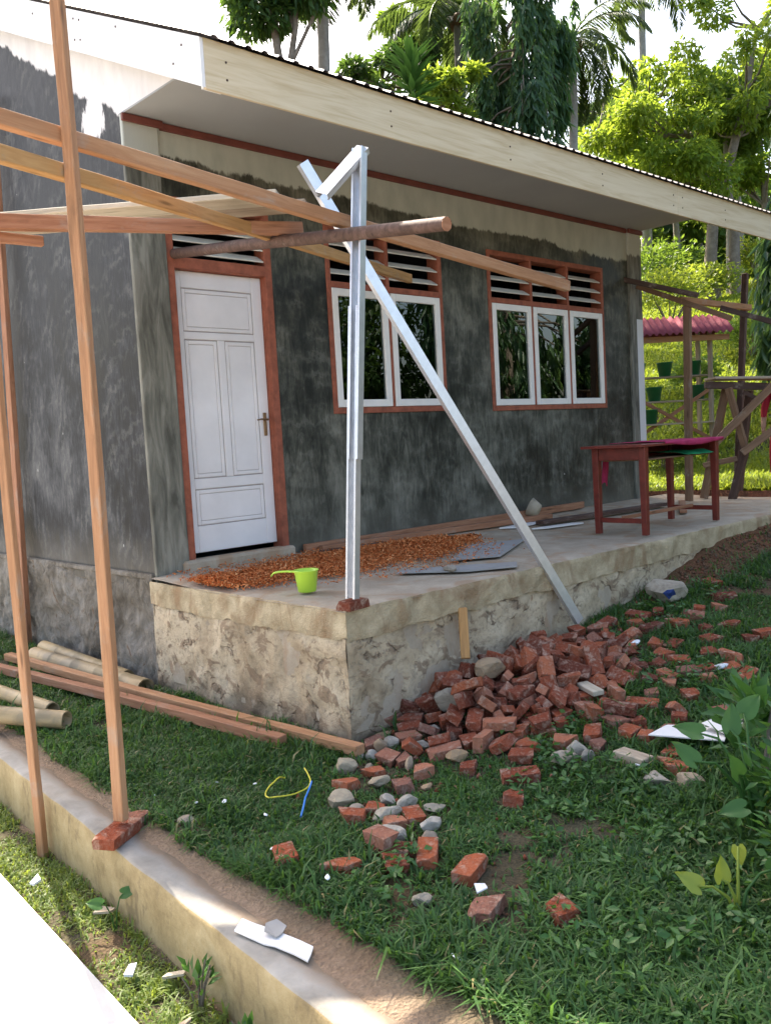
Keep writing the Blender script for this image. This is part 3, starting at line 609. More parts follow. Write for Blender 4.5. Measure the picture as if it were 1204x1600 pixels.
BM = [brick_mesh(.175, .085, .048, i) for i in range(4)] + [brick_mesh(.175, .088, .05, 20 + i, True) for i in range(8)] + [brick_mesh(.11, .08, .045, 40 + i, True) for i in range(4)]
SM = [stone_mesh(i, 1) for i in range(7)]
LOOSE = []; FIXED = []
def gz(x, y): return float(ground(x, y))
def loose(name, me, x, y, z, rot, sc, label, cat, group=None):
    o = bpy.data.objects.new(name, me); COL.objects.link(o); o.location = (x, y, z); o.rotation_euler = rot
    if sc != 1: o.data = me.copy(); o.data.transform(Matrix.Diagonal((sc, sc, sc, 1)) if not hasattr(sc, '__len__') else Matrix.Diagonal((*sc, 1)))
    tag(o, label, cat, group); LOOSE.append(o); return o
rb = random.Random(3)
# heap against the porch, in layers
GH = 'bricks heaped against the porch'; LH = 'red brick heaped with others against the porch base'
lay = [(.35, 2.3, -2.2, -3.0, 50), (.42, 2.0, -2.2, -2.85, 38), (.45, 1.85, -2.2, -2.7, 30), (.5, 1.65, -2.18, -2.58, 24), (.5, 1.45, -2.17, -2.46, 16), (.52, 1.25, -2.17, -2.40, 12), (.5, 1.1, -2.17, -2.34, 11), (.5, 1.05, -2.16, -2.3, 9), (.52, 1.0, -2.16, -2.27, 7)]
for li, (x0, x1, y0, y1, n) in enumerate(lay):
    put = []; tries = 0
    while len(put) < n and tries < 900:
        tries += 1; x = rb.uniform(x0, x1); y = y0 + (y1 - y0) * rb.random() ** 1.2
        if y < -2.25 - .75 * max(.12, 1 - ((x - 1.1) / 1.15) ** 2): continue
        if all((x - a) ** 2 + (y - b) ** 2 > .0125 for a, b in put): put.append((x, y))
    for x, y in put: loose('brick', rb.choice(BM), x, y, gz(x, y) + .09 + .115 * li, (rb.uniform(-.7, .7), rb.uniform(-.7, .7), rb.uniform(0, 6.3)), 1, LH, 'brick', GH)
# bricks scattered over the grass
G1 = 'bricks scattered in the grass beyond the heap'; L1 = 'red brick lying loose in the grass right of the heap'
for x, y in [(2.43, -3.14), (2.09, -3.05), (2.04, -3.18), (1.92, -3.36), (1.62, -3.47), (1.35, -3.49), (1.88, -2.98), (1.63, -3.02), (1.52, -3.09), (1.34, -3.07), (1.45, -3.24), (1.19, -3.18), (1.18, -3.05), (1.07, -2.98), (1.91, -2.81), (.92, -3.09), (.99, -3.38), (.85, -3.31), (1.11, -3.3), (.66, -3.17), (3.4, -2.42), (2.9, -2.41), (3.03, -2.53), (2.42, -2.68), (2.42, -2.86), (2.27, -2.56), (2.57, -2.42), (2.46, -2.32), (2.16, -2.26), (1.72, -2.72), (1.75, -3.08), (1.85, -3.16), (.95, -2.89), (.83, -2.8), (.71, -3.0), (.55, -3.0), (1.25, -2.88), (2.3, -2.42), (2.0, -2.62), (2.62, -2.7), (2.75, -2.62)]:
    loose('brick', rb.choice(BM), x, y, gz(x, y) + .06, (rb.uniform(-.15, .15), rb.uniform(-.15, .15), rb.uniform(0, 6.3)), 1, L1, 'brick', G1)
G2 = 'bricks strewn below the porch corner'; L2 = 'broken red brick among stones below the porch corner'
for x, y in [(.28, -2.24), (.1, -2.22), (.47, -2.2), (.48, -2.36), (.77, -2.95), (.6, -2.43), (.12, -2.4), (.17, -2.52), (.62, -2.84), (-.42, -2.48), (-.26, -2.65), (-.74, -3.07), (-.85, -3.19), (-.72, -3.25), (-.86, -2.89), (-.65, -2.78), (-.76, -2.95), (-.02, -2.33), (.3, -2.6), (.27, -2.42), (.45, -2.55), (.4, -2.86)]:
    loose('brick', rb.choice(BM[1:12]), x, y, gz(x, y) + .06, (rb.uniform(-.3, .3), rb.uniform(-.3, .3), rb.uniform(0, 6.3)), 1, L2, 'brick', G2)
for x, y, b, rz, l in ((-.65, -3.45, 2, .5, 'whole brick lying flat alone in the grass'), (-.87, -3.68, 6, .2, 'brick half lying beside the small shiny sachet'), (-.71, -3.91, 8, 1.2, 'small brick piece alone in the grass by the plant'), (.74, -3.53, 5, .1, 'brick half beside the two stones near the leafy plant'), (.63, -3.61, 7, 2, 'brick fragment behind the two stones near the leafy plant'), (.6, -2.29, 1, 1.9, 'red brick leaning by the pale timber offcut')):
    loose('brick', BM[b], x, y, gz(x, y) + .06, (0, 0, rz), 1, l, 'brick')
# stones
G3 = 'stones strewn below the porch corner'; L3 = 'rough stone among broken bricks below the porch corner'
for x, y, s in [(.34, -2.22, .05), (.06, -2.28, .06), (.2, -2.2, .05), (.36, -2.3, .055), (-.04, -2.2, .05), (-.12, -2.3, .06), (-.08, -2.18, .04), (.65, -2.6, .05), (.98, -2.7, .05), (.22, -2.3, .045), (-.56, -2.69, .055), (-.55, -2.86, .06), (-.39, -2.85, .06), (-.6, -3.11, .055), (-.42, -2.7, .055), (-.17, -2.74, .035), (-.15, -2.31, .045), (.57, -3.1, .05), (.0, -2.5, .04), (.42, -2.7, .045)]:
    loose('stone', rb.choice(SM), x, y, gz(x, y) + s + .03, (rb.uniform(-.3, .3), rb.uniform(-.3, .3), rb.uniform(0, 6.3)), (s * rb.uniform(.75, 1.2), s * rb.uniform(.7, 1.0), s * rb.uniform(.6, .95)), L3, 'stone', G3)
for x, y, s, k, l in ((.80, -2.33, .115, 0, 'large boulder lying up on the brick heap'), (.52, -2.28, .12, 2, 'large boulder at the foot of the heap near the porch corner'), (-.26, -2.26, .075, 1, 'stone lying at the end of the long timbers'), (-.57, -2.58, .075, 3, 'stone in the grass just below the timber ends'), (-.67, -3.0, .075, 4, 'larger stone in the middle of the brick and stone trail'), (.4, -3.13, .07, 5, 'stone lying alone in the grass below the heap'), (.47, -3.59, .078, 6, 'stone in the grass near the bent white card'), (.55, -3.71, .078, 1, 'flat stone next to the leafy arum plant'), (-.94, -3.45, .045, 2, 'small stone in the grass between trail and low wall'), (2.86, -2.3, .17, 4, 'large boulder with a blue paint mark beside the porch')):
    o = loose('stone', SM[k], x, y, gz(x, y) + s * (.35 if s < .1 else .5) + (.15 if 'up on the brick heap' in l else (.06 if 'near the porch corner' in l else 0)), (0, 0, k * 1.3), (s, s, s * (.8 if k != 4 else .95)), l, 'stone'); FIXED.append(o)
FIXED.append(loose('stone', SM[3], 1.16, -1.74, .04, (0, 0, 1), (.07, .05, .04), 'flat brown stone weighing down the grey board', 'stone'))
G4 = 'stones half buried around the left foot of the heap'
for x, y, s in [(.16, -2.62, .055), (-.3, -2.58, .06), (-.5, -3.08, .055), (.62, -2.98, .05), (1.0, -3.05, .04), (-.33, -2.95, .05)]:
    loose('stone', rb.choice(SM), x, y, gz(x, y) + s + .03, (rb.uniform(-.3, .3), rb.uniform(-.3, .3), rb.uniform(0, 6.3)), (s * 1.2, s, s * .8), 'stone half sunk in grass beside the brick heap', 'stone', G4)
for x, y in [(.02, -2.42), (.3, -2.47), (-.2, -2.42), (-.48, -2.95), (.1, -2.78), (.3, -2.95), (-.05, -2.6), (.18, -2.28), (.42, -2.62), (-.62, -2.92), (-.52, -2.75), (-.93, -3.1), (1.5, -2.95), (1.75, -2.88), (2.1, -2.8), (2.25, -2.95), (1.98, -3.2), (2.9, -2.7), (2.6, -2.95), (1.05, -3.25), (.8, -3.2)]:
    loose('brick', rb.choice(BM[4:]), x, y, gz(x, y) + .06, (rb.uniform(-.3, .3), rb.uniform(-.3, .3), rb.uniform(0, 6.3)), 1, L2, 'brick', G2 if x < .7 else G1)
# timber offcuts in the heap
def off(L, a, b, mat, x, y, rot, label):
    bm = bmesh.new(); bm_box(bm, -L / 2, L / 2, -a / 2, a / 2, -b / 2, b / 2, .004); me = bpy.data.meshes.new('timber_offcut'); bm.to_mesh(me); bm.free(); me.materials.append(MAT[mat]); return loose('timber_offcut', me, x, y, gz(x, y) + .1, rot, 1, label, 'timber offcut')
off(.2, .07, .03, 'w_pale', 1.16, -2.82, (0, .1, .7), 'pale timber offcut at the foot of the heap'); off(.18, .085, .06, 'w_grey', .75, -3.25, (0, 0, 2.2), 'thick grey timber block in the grass below the heap')
off(.42, .04, .025, 'w_grey', 1.22, -3.45, (0, 0, -.5), 'thin weathered stick lying in the grass')
def drop():
    bpy.ops.rigidbody.world_add(); rw = S.rigidbody_world; rw.substeps_per_frame = 20; rw.solver_iterations = 20; rw.point_cache.frame_start = 1; rw.point_cache.frame_end = 90
    gxs = np.arange(-1.4, 4.2, .08); gys = np.arange(-4.4, -1.9, .08)
    gp = link('collider', grid_mesh('collider', gxs, gys, lambda X, Y: (X, Y, ground(X, Y)), None, False))
    pb = box('collider_porch', .0, 5, -2.085, -1, -2, -.0, 'slab', None, 0)
    def add(objs, typ, shape, fr):
        for o in bpy.context.selected_objects: o.select_set(False)
        for o in objs: o.select_set(True)
        bpy.context.view_layer.objects.active = objs[0]; bpy.ops.rigidbody.objects_add(type=typ)
        for o in objs:
            b = o.rigid_body; b.collision_shape = shape; b.friction = fr; b.restitution = 0; b.use_margin = True; b.collision_margin = .0015
            if typ == 'ACTIVE': b.mass = 2; b.linear_damping = .25; b.angular_damping = .75
    add([gp], 'PASSIVE', 'MESH', 1.); add([pb], 'PASSIVE', 'BOX', .9); add(FIXED, 'PASSIVE', 'CONVEX_HULL', .9); mv = [o for o in LOOSE if o not in FIXED]; add(mv, 'ACTIVE', 'CONVEX_HULL', .9)
    for f in range(1, 80): S.frame_set(f)
    dg = bpy.context.evaluated_depsgraph_get(); mats = {o: o.evaluated_get(dg).matrix_world.copy() for o in LOOSE}
    for o in bpy.context.selected_objects: o.select_set(False)
    for o in LOOSE + [gp, pb]: o.select_set(True)
    bpy.ops.rigidbody.objects_remove(); bpy.ops.rigidbody.world_remove(); S.frame_set(1)
    for o, m in mats.items(): o.matrix_world = m
    for o in (gp, pb): bpy.data.objects.remove(o)
drop()
def relabel():
    for o in LOOSE:
        if o.get('group') not in (GH, G1, G2): continue
        k = BM.index(o.data) if o.data in BM else 0; form = 'whole red brick' if k < 4 else ('broken half brick' if k < 12 else 'small brick fragment'); z = o.matrix_world.translation.z - gz(o.matrix_world.translation.x, o.matrix_world.translation.y); y = o.matrix_world.translation.y
        if o['group'] == GH: o['label'] = form + (' resting on others high in the heap by the porch' if z > .2 else (' in the middle layer of the heap by the porch' if z > .09 else (' on the ground at the outer foot of the brick heap' if y < -2.55 else ' low in the heap against the porch base')))
        elif o['group'] == G1: o['label'] = form + ' lying loose in the grass beyond the brick heap'
        else: o['label'] = form + ' among stones below the porch corner'
relabel()
for o in LOOSE:
    if o.get('group') in (G1, G2, G3): o.location.z -= random.uniform(.0, .008)
blob = [o for o in LOOSE if 'blue paint' in o.get('label', '')][0]
def paint_mark(o):
    vs = [v.co for v in o.data.vertices]; iv = o.matrix_world.to_3x3().inverted(); d = (iv @ (Vector((-.72, -.62, .35)))).normalized(); c = max(vs, key=lambda q: q.dot(d)); bm = bmesh.new(); bm.from_mesh(o.data)
    bmesh.ops.delete(bm, geom=[f for f in bm.faces if (f.calc_center_median() - c).length > .042 + .012 * math.sin(f.calc_center_median().x * 300)], context='FACES')
    for v in bm.verts: v.co += v.normal * .002
    me = bpy.data.meshes.new('paint_mark'); bm.to_mesh(me); bm.free(); me.materials.clear(); me.materials.append(MAT['bluepaint']); m = link('paint_mark', me, None, o); m.matrix_parent_inverse = Matrix()
paint_mark(blob)
# bricks that carry posts
def put_brick(x, y, z, rz, label, m=0, s=(1, 1, 1)):
    me = BM[m].copy(); me.transform(Matrix.Diagonal((*s, 1))); o = bpy.data.objects.new('brick', me); COL.objects.link(o); o.location = (x, y, z); o.rotation_euler = (0, 0, rz); return tag(o, label, 'brick')
put_brick(-1.40, -2.02, -.772, .55, 'brick under the tall post, at the edge of the low wall', 1, (1.25, 1.3, 1.05)); put_brick(-1.275, -1.95, -.773, .5, 'brick under the tall post, on its grass side', 2, (1.1, 1.2, .95))
put_brick(.055, -2.035, .022, .1, 'brick under the foot of the steel post', 3, (.9, 1.15, 1.0))
o = beam('timber_offcut', (.77, -2.19, -.42), (.865, -2.10, -.14), .055, .03, 'w_yel'); tag(o, 'pale timber offcut leaning upright on the porch base', 'timber offcut')

# ------------------------------------------------------------------ things on the porch
# wood shavings
def shavings():
    n = 240000; x = rng.uniform(-.02, 2.75, n); y = rng.uniform(-1.62, -.04, n)
    # heap axis runs from the slab edge by the door towards the boards
    ax = np.interp(x, [0, .5, 1.2, 1.9, 2.6], [-.66, -.70, -.72, -.70, -.62]); hw = np.interp(x, [0, .25, .8, 1.4, 2.0, 2.45, 2.7], [.30, .38, .50, .56, .48, .30, .08])
    q = np.abs(y - ax) / hw; d = np.clip(1.25 - q, 0, 1) * (.35 + 1.1 * fbm(x, y, 3.1, 71)) + .25 * (fbm(x, y, 9, 73) - .5); ok = rng.random(n) < np.clip(d, 0, 1) ** 2.2 * .62 + .012 * (q < 1.7); ok &= ~((y > -.085) & (x > .18) & (x < 1.24))
    x, y, d = x[ok], y[ok], d[ok]; n = len(x); z = .026 + rng.random(n) * np.clip(d - .35, 0, 1) * .055 + .03 * sm(-.7, 0, y)
    az = rng.uniform(0, 6.28, n); el = rng.normal(0, .4, n); D_ = np.stack([np.cos(az) * np.cos(el), np.sin(az) * np.cos(el), np.sin(el)], 1); N_ = unit(np.stack([rng.normal(0, .5, n), rng.normal(0, .5, n), np.ones(n)], 1))
    V, F, t = leaves(np.column_stack([x, y, z]), D_, N_, rng.uniform(.012, .036, n), rng.uniform(.006, .014, n), .5, np.clip(rng.normal(.45, .25, n), 0, 1)); return link('wood_shavings', np_mesh('wood_shavings', V, F, {'tint': t}), 'shav')
tag(shavings(), 'orange wood shavings spread over the porch floor', 'wood shavings', kind='stuff')
# dipper
def dipper():
    E = empty('water_dipper', (.2, -1.45, .012), 'lime green plastic water dipper standing near the porch edge', 'dipper')
    prof = [(0, 0), (.052, 0), (.055, .004), (.072, .125), (.077, .128), (.077, .133), (.070, .131), (.053, .006), (0, .006)]; n = 28; V = []; F = []
    for r, z in prof:
        for k in range(n): a = 2 * math.pi * k / n; V.append((r * math.cos(a), r * math.sin(a), z))
    for i in range(len(prof) - 1):
        for k in range(n): F.append((i * n + k, i * n + (k + 1) % n, (i + 1) * n + (k + 1) % n, (i + 1) * n + k))
    link('cup', np_mesh('cup', V, F, None, True), 'lime', E)
    d = Vector((-.56, .83, 0)); s = Vector((d.y, -d.x, 0)); pts = [(.07, .122), (.12, .125), (.17, .124), (.205, .118), (.222, .098)]; V = []; F = []
    for r, z in pts:
        for y, dz in ((-.011, 0), (-.009, .01), (.009, .01), (.011, 0)): V.append(tuple(d * r + s * y + Vector((0, 0, z + dz - .005))))
    for i in range(len(pts) - 1):
        for k in range(4): F.append((i * 4 + k, i * 4 + (k + 1) % 4, (i + 1) * 4 + (k + 1) % 4, (i + 1) * 4 + k))
    F += [(0, 1, 2, 3), (16, 17, 18, 19)]; link('handle', np_mesh('handle', V, F), 'lime', E)
dipper()
T(beam('timber', (1.40, -.13, .055), (4.1, -.42, .06), .06, .05, 'w_red', bend=.02), 'red timber lying among shavings on the porch floor'); T(beam('timber', (1.30, -.05, .065), (5.15, -.085, .075), .05, .07, 'w_red', bend=-.015), 'long red timber lying along the foot of the front wall')
T(beam('timber', (1.32, -.2, .04), (2.1, -.33, .04), .07, .03, 'w_old'), 'short dark timber half buried in the shavings'); T(beam('timber', (3.7, -.58, .04), (5.7, -.75, .04), .1, .035, 'w_old'), 'dark board lying under the red table'); T(beam('timber', (5.0, -1.35, .035), (6.1, -.75, .035), .07, .03, 'w_red'), 'short red board on the porch behind the table')
def plate(name, pts, z, th, mat, label, cat, warp=0):
    c = Vector((sum(p[0] for p in pts) / len(pts), sum(p[1] for p in pts) / len(pts), z)); bm = bmesh.new()
    a = [bm.verts.new((p[0] - c.x, p[1] - c.y, random.uniform(0, warp))) for p in pts]; b = [bm.verts.new(v.co + Vector((0, 0, th))) for v in a]; bm.faces.new(a); bm.faces.new(b)
    for k in range(len(a)): bm.faces.new((a[k], a[(k + 1) % len(a)], b[(k + 1) % len(a)], b[k]))
    o = bmobj(name, bm, mat); o.location = c; return tag(o, label, cat)
plate('cement_board', [(.93, -1.48), (1.2, -1.86), (1.5, -2.03), (1.66, -1.9), (1.3, -1.6), (1.05, -1.42)], .016, .008, 'board', 'broken grey board under the brown stone on the porch', 'board'); plate('cement_board', [(1.53, -1.42), (1.83, -1.62), (2.72, -1.16), (2.24, -.98)], .018, .009, 'board', 'wide grey board lying on the shavings', 'board')
plate('board_strip', [(3.3, -.42), (3.4, -.54), (3.88, -.50), (3.8, -.40)], .02, .012, 'paper', 'white board strip on the floor near the bowl', 'board strip'); plate('board_strip', [(3.4, -.72), (3.5, -.82), (3.95, -.9), (3.9, -.8)], .014, .012, 'paper', 'white board strip on the floor before the table', 'board strip')
def bowl():
    prof = [(0, 0), (.06, 0), (.095, .1), (.1, .1), (.065, -.006), (0, -.006)]; n = 20; V = []; F = []
    for r, z in prof:
        for k in range(n): a = 2 * math.pi * k / n; V.append((r * math.cos(a), r * math.sin(a), z))
    for i in range(len(prof) - 1):
        for k in range(n): F.append((i * n + k, i * n + (k + 1) % n, (i + 1) * n + (k + 1) % n, (i + 1) * n + k))
    o = link('bowl', np_mesh('bowl', V, F, None, True), 'beige'); o.location = (4.2, -.2, .1); o.rotation_euler = (R(-62), R(25), R(35)); tag(o, 'beige bowl tipped on its side against the timbers', 'bowl')
bowl()
# table
def table():
    E = empty('table', (3.3, -1.95, 0), 'red painted wooden table with a pink cloth on the porch', 'table'); o = (-3.3, 1.95)
    x0, x1, y0, y1 = 3.28, 4.54, -1.95, -1.46; bx = lambda n, a, b, c, d, e, f, m='tpaint', bev=.003: box(n, a + o[0], b + o[0], c + o[1], d + o[1], e, f, m, E, bev)
    bx('tabletop', x0 - .09, x1 + .03, y0 - .03, y1 + .05, .728, .75)
    for x in (x0, x1 - .055):
        for y in (y0, y1 - .055):
            bm = bmesh.new(); bm_box(bm, x + o[0], x + .06 + o[0], y + o[1], y + .06 + o[1], .015, .729, .004)
            cx, cy = x + .03 + o[0], y + .03 + o[1]
            for v in bm.verts:
                if v.co.z < .3: v.co.x = cx + (v.co.x - cx) * .78; v.co.y = cy + (v.co.y - cy) * .78
            bmobj('leg', bm, 'tpaint', E)
    bx('apron', x0 + .015, x0 + .035, y0 + .06, y1 - .055, .625, .727); bx('apron', x1 - .035, x1 - .015, y0 + .06, y1 - .055, .625, .727); bx('apron', x0 + .06, x1 - .055, y1 - .03, y1 - .012, .625, .727); bx('shelf', x0 + .08, x1 - .06, y0 + .05, y1 - .05, .615, .628, 'w_brown'); 
    for x in (x0 + .02, x1 - .04): bx('stretcher', x, x + .02, y0 + .055, y1 - .05, .11, .15)
    bx('stretcher', x0 + .04, x1 - .04, (y0 + y1) / 2 - .01, (y0 + y1) / 2 + .01, .135, .165, 'w_red')
    return E
table()
def cloth(name, xs_, ys_, fn, mat, label, loc, cat='cloth'):
    me = grid_mesh(name, xs_, ys_, lambda X, Y: tuple(a - b for a, b in zip(fn(X, Y), loc))); o = link(name, me, mat); o.location = loc
    m = o.modifiers.new('thickness', 'SOLIDIFY'); m.thickness = .003; return tag(o, label, cat)
cloth('cloth', np.linspace(3.55, 4.58, 60), np.linspace(-2.03, -1.46, 34), lambda X, Y: (X, np.maximum(Y, -1.985 - .004 * np.sin(X * 30)), .756 + .01 * fbm(X, Y, 8, 81) - np.clip(-1.985 - Y, 0, 1) * (.75 + .35 * np.sin(X * 5))), 'pink', 'pink cloth draped over the red table', (3.95, -1.75, .755))
cloth('cloth', np.linspace(3.9, 4.45, 40), np.linspace(-1.97, -1.6, 20), lambda X, Y: (X, Y + .02 * np.sin(X * 30), .645 + .03 * fbm(X, Y, 9, 83) - .05 * np.clip(-1.85 - Y, 0, 1) * 4), 'green', 'green cloth stuffed under the red tabletop', (4.2, -1.75, .65))
cloth('cloth', np.linspace(3.40, 3.49, 8), np.linspace(0, .30, 22), lambda X, Y: (X + .05 + .012 * np.sin(Y * 14), -1.445 + .008 * np.sin(X * 70 + Y * 8), .715 - Y * (1 + .06 * np.sin(X * 60)) + 0 * X), 'pink', 'pale pink rag hanging behind the red table', (3.44, -1.445, .715))

# ------------------------------------------------------------------ right hand end: lean-to frame, trestle, plant rack
LT = empty('lean_to_frame', (6.5, -.62, 0), 'bare timber lean-to frame against the far corner of the house', 'timber frame')
def lt(name, P, Q, w_, h_, m): return beam(name, P, Q, w_, h_, m, LT)
lt('post', (6.51, -.62, -.05), Vector((6.60, -0.62, 2.24)), .06, .08, 'w_brown'); lt('post', (7.6, -.68, -.05), Vector((7.87, -0.73, 2.69)), .06, .07, 'w_old')
lt('rafter', Vector((6.32, 0.03, 2.62)), Vector((6.51, -0.80, 2.32)), .06, .06, 'w_dark'); lt('rafter', Vector((6.48, -0.06, 2.54)), Vector((6.66, -1.11, 2.03)), .05, .06, 'w_brown'); lt('rafter', Vector((6.55, -0.56, 2.31)), Vector((7.72, -0.85, 2.25)), .05, .07, 'w_tan'); lt('rafter', Vector((7.17, -0.74, 2.23)), Vector((7.41, -1.42, 1.94)), .05, .06, 'w_dark')
TR = empty('trestle', (7.25, -.55, 0), 'rough timber trestle bench standing at the porch end', 'trestle')
def tr(name, a, b, w_, h_, m='w_brown'): return beam(name, a, b, w_, h_, m, TR)
tr('top_plank', (6.71, -0.81, 1.39), (7.33, -1.40, 1.35), .35, .03, 'w_grey'); tr('bearer', (6.61, -0.80, 1.32), (7.25, -1.41, 1.25), .06, .08, 'w_old')
tr('leg', (6.94, -0.90, 1.31), (6.77, -0.67, 0.01), .06, .08); tr('leg', (6.71, -1.03, 1.27), (6.83, -1.15, 0.58), .05, .07); tr('brace', (6.97, -1.42, 1.27), (6.51, -0.92, 0.63), .04, .085); tr('leg', (6.94, -1.12, 0.62), (6.81, -0.99, -0.02), .07, .08, 'w_old'); tr('brace', (6.95, -1.45, 0.79), (6.75, -1.15, 0.53), .04, .08)
tr('cross_bar', (6.70, -0.71, 0.40), (6.94, -1.00, 0.46), .04, .06); tr('leg', (7.42, -0.95, 1.25), (7.35, -0.81, -0.03), .07, .08, 'w_old'); tr('knee', (6.97, -1.08, 1.22), (7.02, -1.28, 1.09), .04, .05, 'w_old')
def rack():
    base = Vector((12.2, 1.93, 0)); d = Vector((-.7235, .690, 0)); n = Vector((-.69, -.7235, 0)); z0 = gz(12.2, 1.93)
    E = empty('plant_rack', (base.x, base.y, z0), 'open plant rack with shelves under a maroon corrugated roof', 'plant rack')
    P = lambda s, f, z: base + d * s + n * f + Vector((0, 0, z0 + z)); b = lambda nm, a, c, w_, h_, m='w_brown': beam(nm, P(*a), P(*c), w_, h_, m, E)
    for s in (0.05, 2.5):
        b('post', (s, .25, -.1), (s, .25, 1.95), .06, .07, 'w_grey'); b('post', (s, -.35, -.1), (s, -.35, 2.2), .06, .07, 'w_grey')
    for z, f in ((1.06, -.18), (.62, .02), (.22, .22)): b('shelf', (-.05, f, z + .12), (2.6, f, z + .12), .26, .03, 'w_grey')
    b('cross_brace', (.1, .27, .9), (1.5, .27, .05), .03, .06, 'w_red'); b('cross_brace', (.1, .29, .05), (1.5, .29, .9), .03, .06, 'w_red'); b('front_beam', (-.25, .36, 1.80), (2.75, .36, 1.83), .04, .1, 'w_tan')
    V = []; m = 140
    for i in range(m):
        s = -.3 + 3.1 * i / (m - 1); zz = .025 * math.sin(i / (m - 1) * 2 * math.pi * 27)
        for f, z in ((.5, 1.88), (0, 2.22)): V.append(tuple(P(s, f, z + zz) - Vector(E.location)))
    F = [(2 * i, 2 * i + 2, 2 * i + 3, 2 * i + 1) for i in range(m - 1)]; link('corrugated_roof', np_mesh('corrugated_roof', V, F, None, True), 'roofred', E).modifiers.new('t', 'SOLIDIFY').thickness = .006
    V = []
    for i in range(m):
        s = -.3 + 3.1 * i / (m - 1); zz = .025 * math.sin(i / (m - 1) * 2 * math.pi * 27)
        for f, z in ((.0, 2.222), (-.5, 1.9)): V.append(tuple(P(s, f, z + zz) - Vector(E.location)))
    link('corrugated_roof', np_mesh('corrugated_roof', V, F, None, True), 'roofred', E).modifiers.new('t', 'SOLIDIFY').thickness = .006
    k = 0; sh = {1.06: (-.18, 'top'), .62: (.02, 'middle'), .22: (.22, 'bottom')}
    for z, ss in ((1.06, (.2, .72, 1.2, 1.55)), (.62, (.2, .98, 1.62)), (.22, (1.12,))):
        for s in ss:
            f = sh[z][0]; V = []; F = []; nn = 18
            for r, zz in ((0, 0), (.10, 0), (.135, .24), (.145, .24), (.145, .252), (.128, .25), (.095, .02), (0, .02)):
                for q in range(nn): a = 2 * math.pi * q / nn; V.append((r * math.cos(a), r * math.sin(a), zz))
            for i in range(7):
                for q in range(nn): F.append((i * nn + q, i * nn + (q + 1) % nn, (i + 1) * nn + (q + 1) % nn, (i + 1) * nn + q))
            o = link('plant_pot', np_mesh('plant_pot', V, F, None, True), 'bucket'); o.location = P(s, f, z + .136); tag(o, 'green plastic pot on the %s shelf of the plant rack' % sh[z][1], 'pot', 'green pots on the %s shelf' % sh[z][1]); k += 1
rack()

# ------------------------------------------------------------------ yard things
def bamboo(P, Q, r, label, node=.33):
    m, L = frame_between(P, Q); n = 16; prof = []; k = 0; x = 0
    while x < L - .02:
        prof += [(x + (.003 if x else 0), r * (.985 if x else 1)), (min(x + node - .02, L), r)]
        if x + node < L - .03: prof += [(x + node - .012, r * 1.035), (x + node - .005, r * 1.035)]
        x += node
    prof = [(0, r * .78), *prof, (L, r), (L, r * .78), (L - .25, r * .76)]; prof = [(.2, r * .76)] + prof; V = []; F = []
    for i, (x, rr) in enumerate(prof):
        for q in range(n): a = 2 * math.pi * q / n; V.append((x + (random.uniform(-.006, .006) if i > len(prof) - 4 else 0), rr * math.cos(a), rr * math.sin(a)))
    for i in range(len(prof) - 1):
        for q in range(n): F.append((i * n + q, i * n + (q + 1) % n, (i + 1) * n + (q + 1) % n, (i + 1) * n + q))
    F += []; o = link('bamboo_pole', np_mesh('bamboo_pole', V, F, None, True), 'bamboo'); o.matrix_world = m
    # septum near each open end
    for xx in (.12, L - .12):
        bm = bmesh.new(); bmesh.ops.create_circle(bm, cap_ends=True, segments=n, radius=r * .8); c = bmobj('node_wall', bm, 'bamboo', o); c.matrix_local = Matrix.Translation((xx, 0, 0)) @ Matrix.Rotation(R(90), 4, 'Y')
    return tag(o, label, 'bamboo pole')
gv = lambda x, y, r: (x, y, gz(x, y) + r)
bamboo(gv(-.14, 1.75, .065), gv(-.13, .30, .065), .056, 'bamboo pole with dark mottling against the gable plinth'); bamboo(gv(-.32, 1.5, .07), gv(-.18, -.06, .07), .066, 'thick pale bamboo pole lying beside the mottled one')
bamboo(gv(-1.0, 1.6, .06), gv(-.83, -.03, .06), .05, 'grey bamboo pole lying in the grass near the low wall'); bamboo(gv(-1.30, .35, .085), gv(-.89, -.38, .075), .056, 'short tan bamboo pole with a split end on the low wall')
T(beam('timber', gv(-.66, 1.5, .045), gv(-.27, -1.75, .06), .065, .06, 'w_red', bend=.02), 'red timber lying in the grass, the shorter of two'); T(beam('timber', gv(-.44, 1.75, .045), gv(-.10, -2.2, .055), .07, .055, 'w_tan', bend=-.02), 'long tan timber lying in the grass along the porch base')
plate('cardboard', [(-1.495, -3.08), (-1.462, -3.055), (-1.428, -3.03), (-1.418, -3.10), (-1.404, -3.19), (-1.395, -3.22), (-1.383, -3.31), (-1.376, -3.37), (-1.408, -3.395), (-1.44, -3.42), (-1.447, -3.36), (-1.46, -3.27), (-1.472, -3.22)], -.79, .006, 'paper', 'folded white card lying on the low wall', 'card', .012); plate('card_scrap', [(-1.445, -3.19), (-1.41, -3.15), (-1.37, -3.16), (-1.365, -3.21), (-1.40, -3.235), (-1.43, -3.24)], -.775, .004, 'board', 'small clear scrap stuck on the folded white card', 'card scrap', .01)
plate('white_sheet', [(.70, -3.42), (.95, -3.38), (1.12, -3.62), (.88, -3.72)], gz(.9, -3.55) + .06, .006, 'paper', 'bent white card sheet lying in the grass near the plant', 'card', .05); plate('white_sheet', [(.97, -3.56), (1.15, -3.58), (1.12, -3.74), (.93, -3.73)], gz(1, -3.6) + .085, .004, 'sash', 'cream paper sheet under the bent white card', 'card', .03)
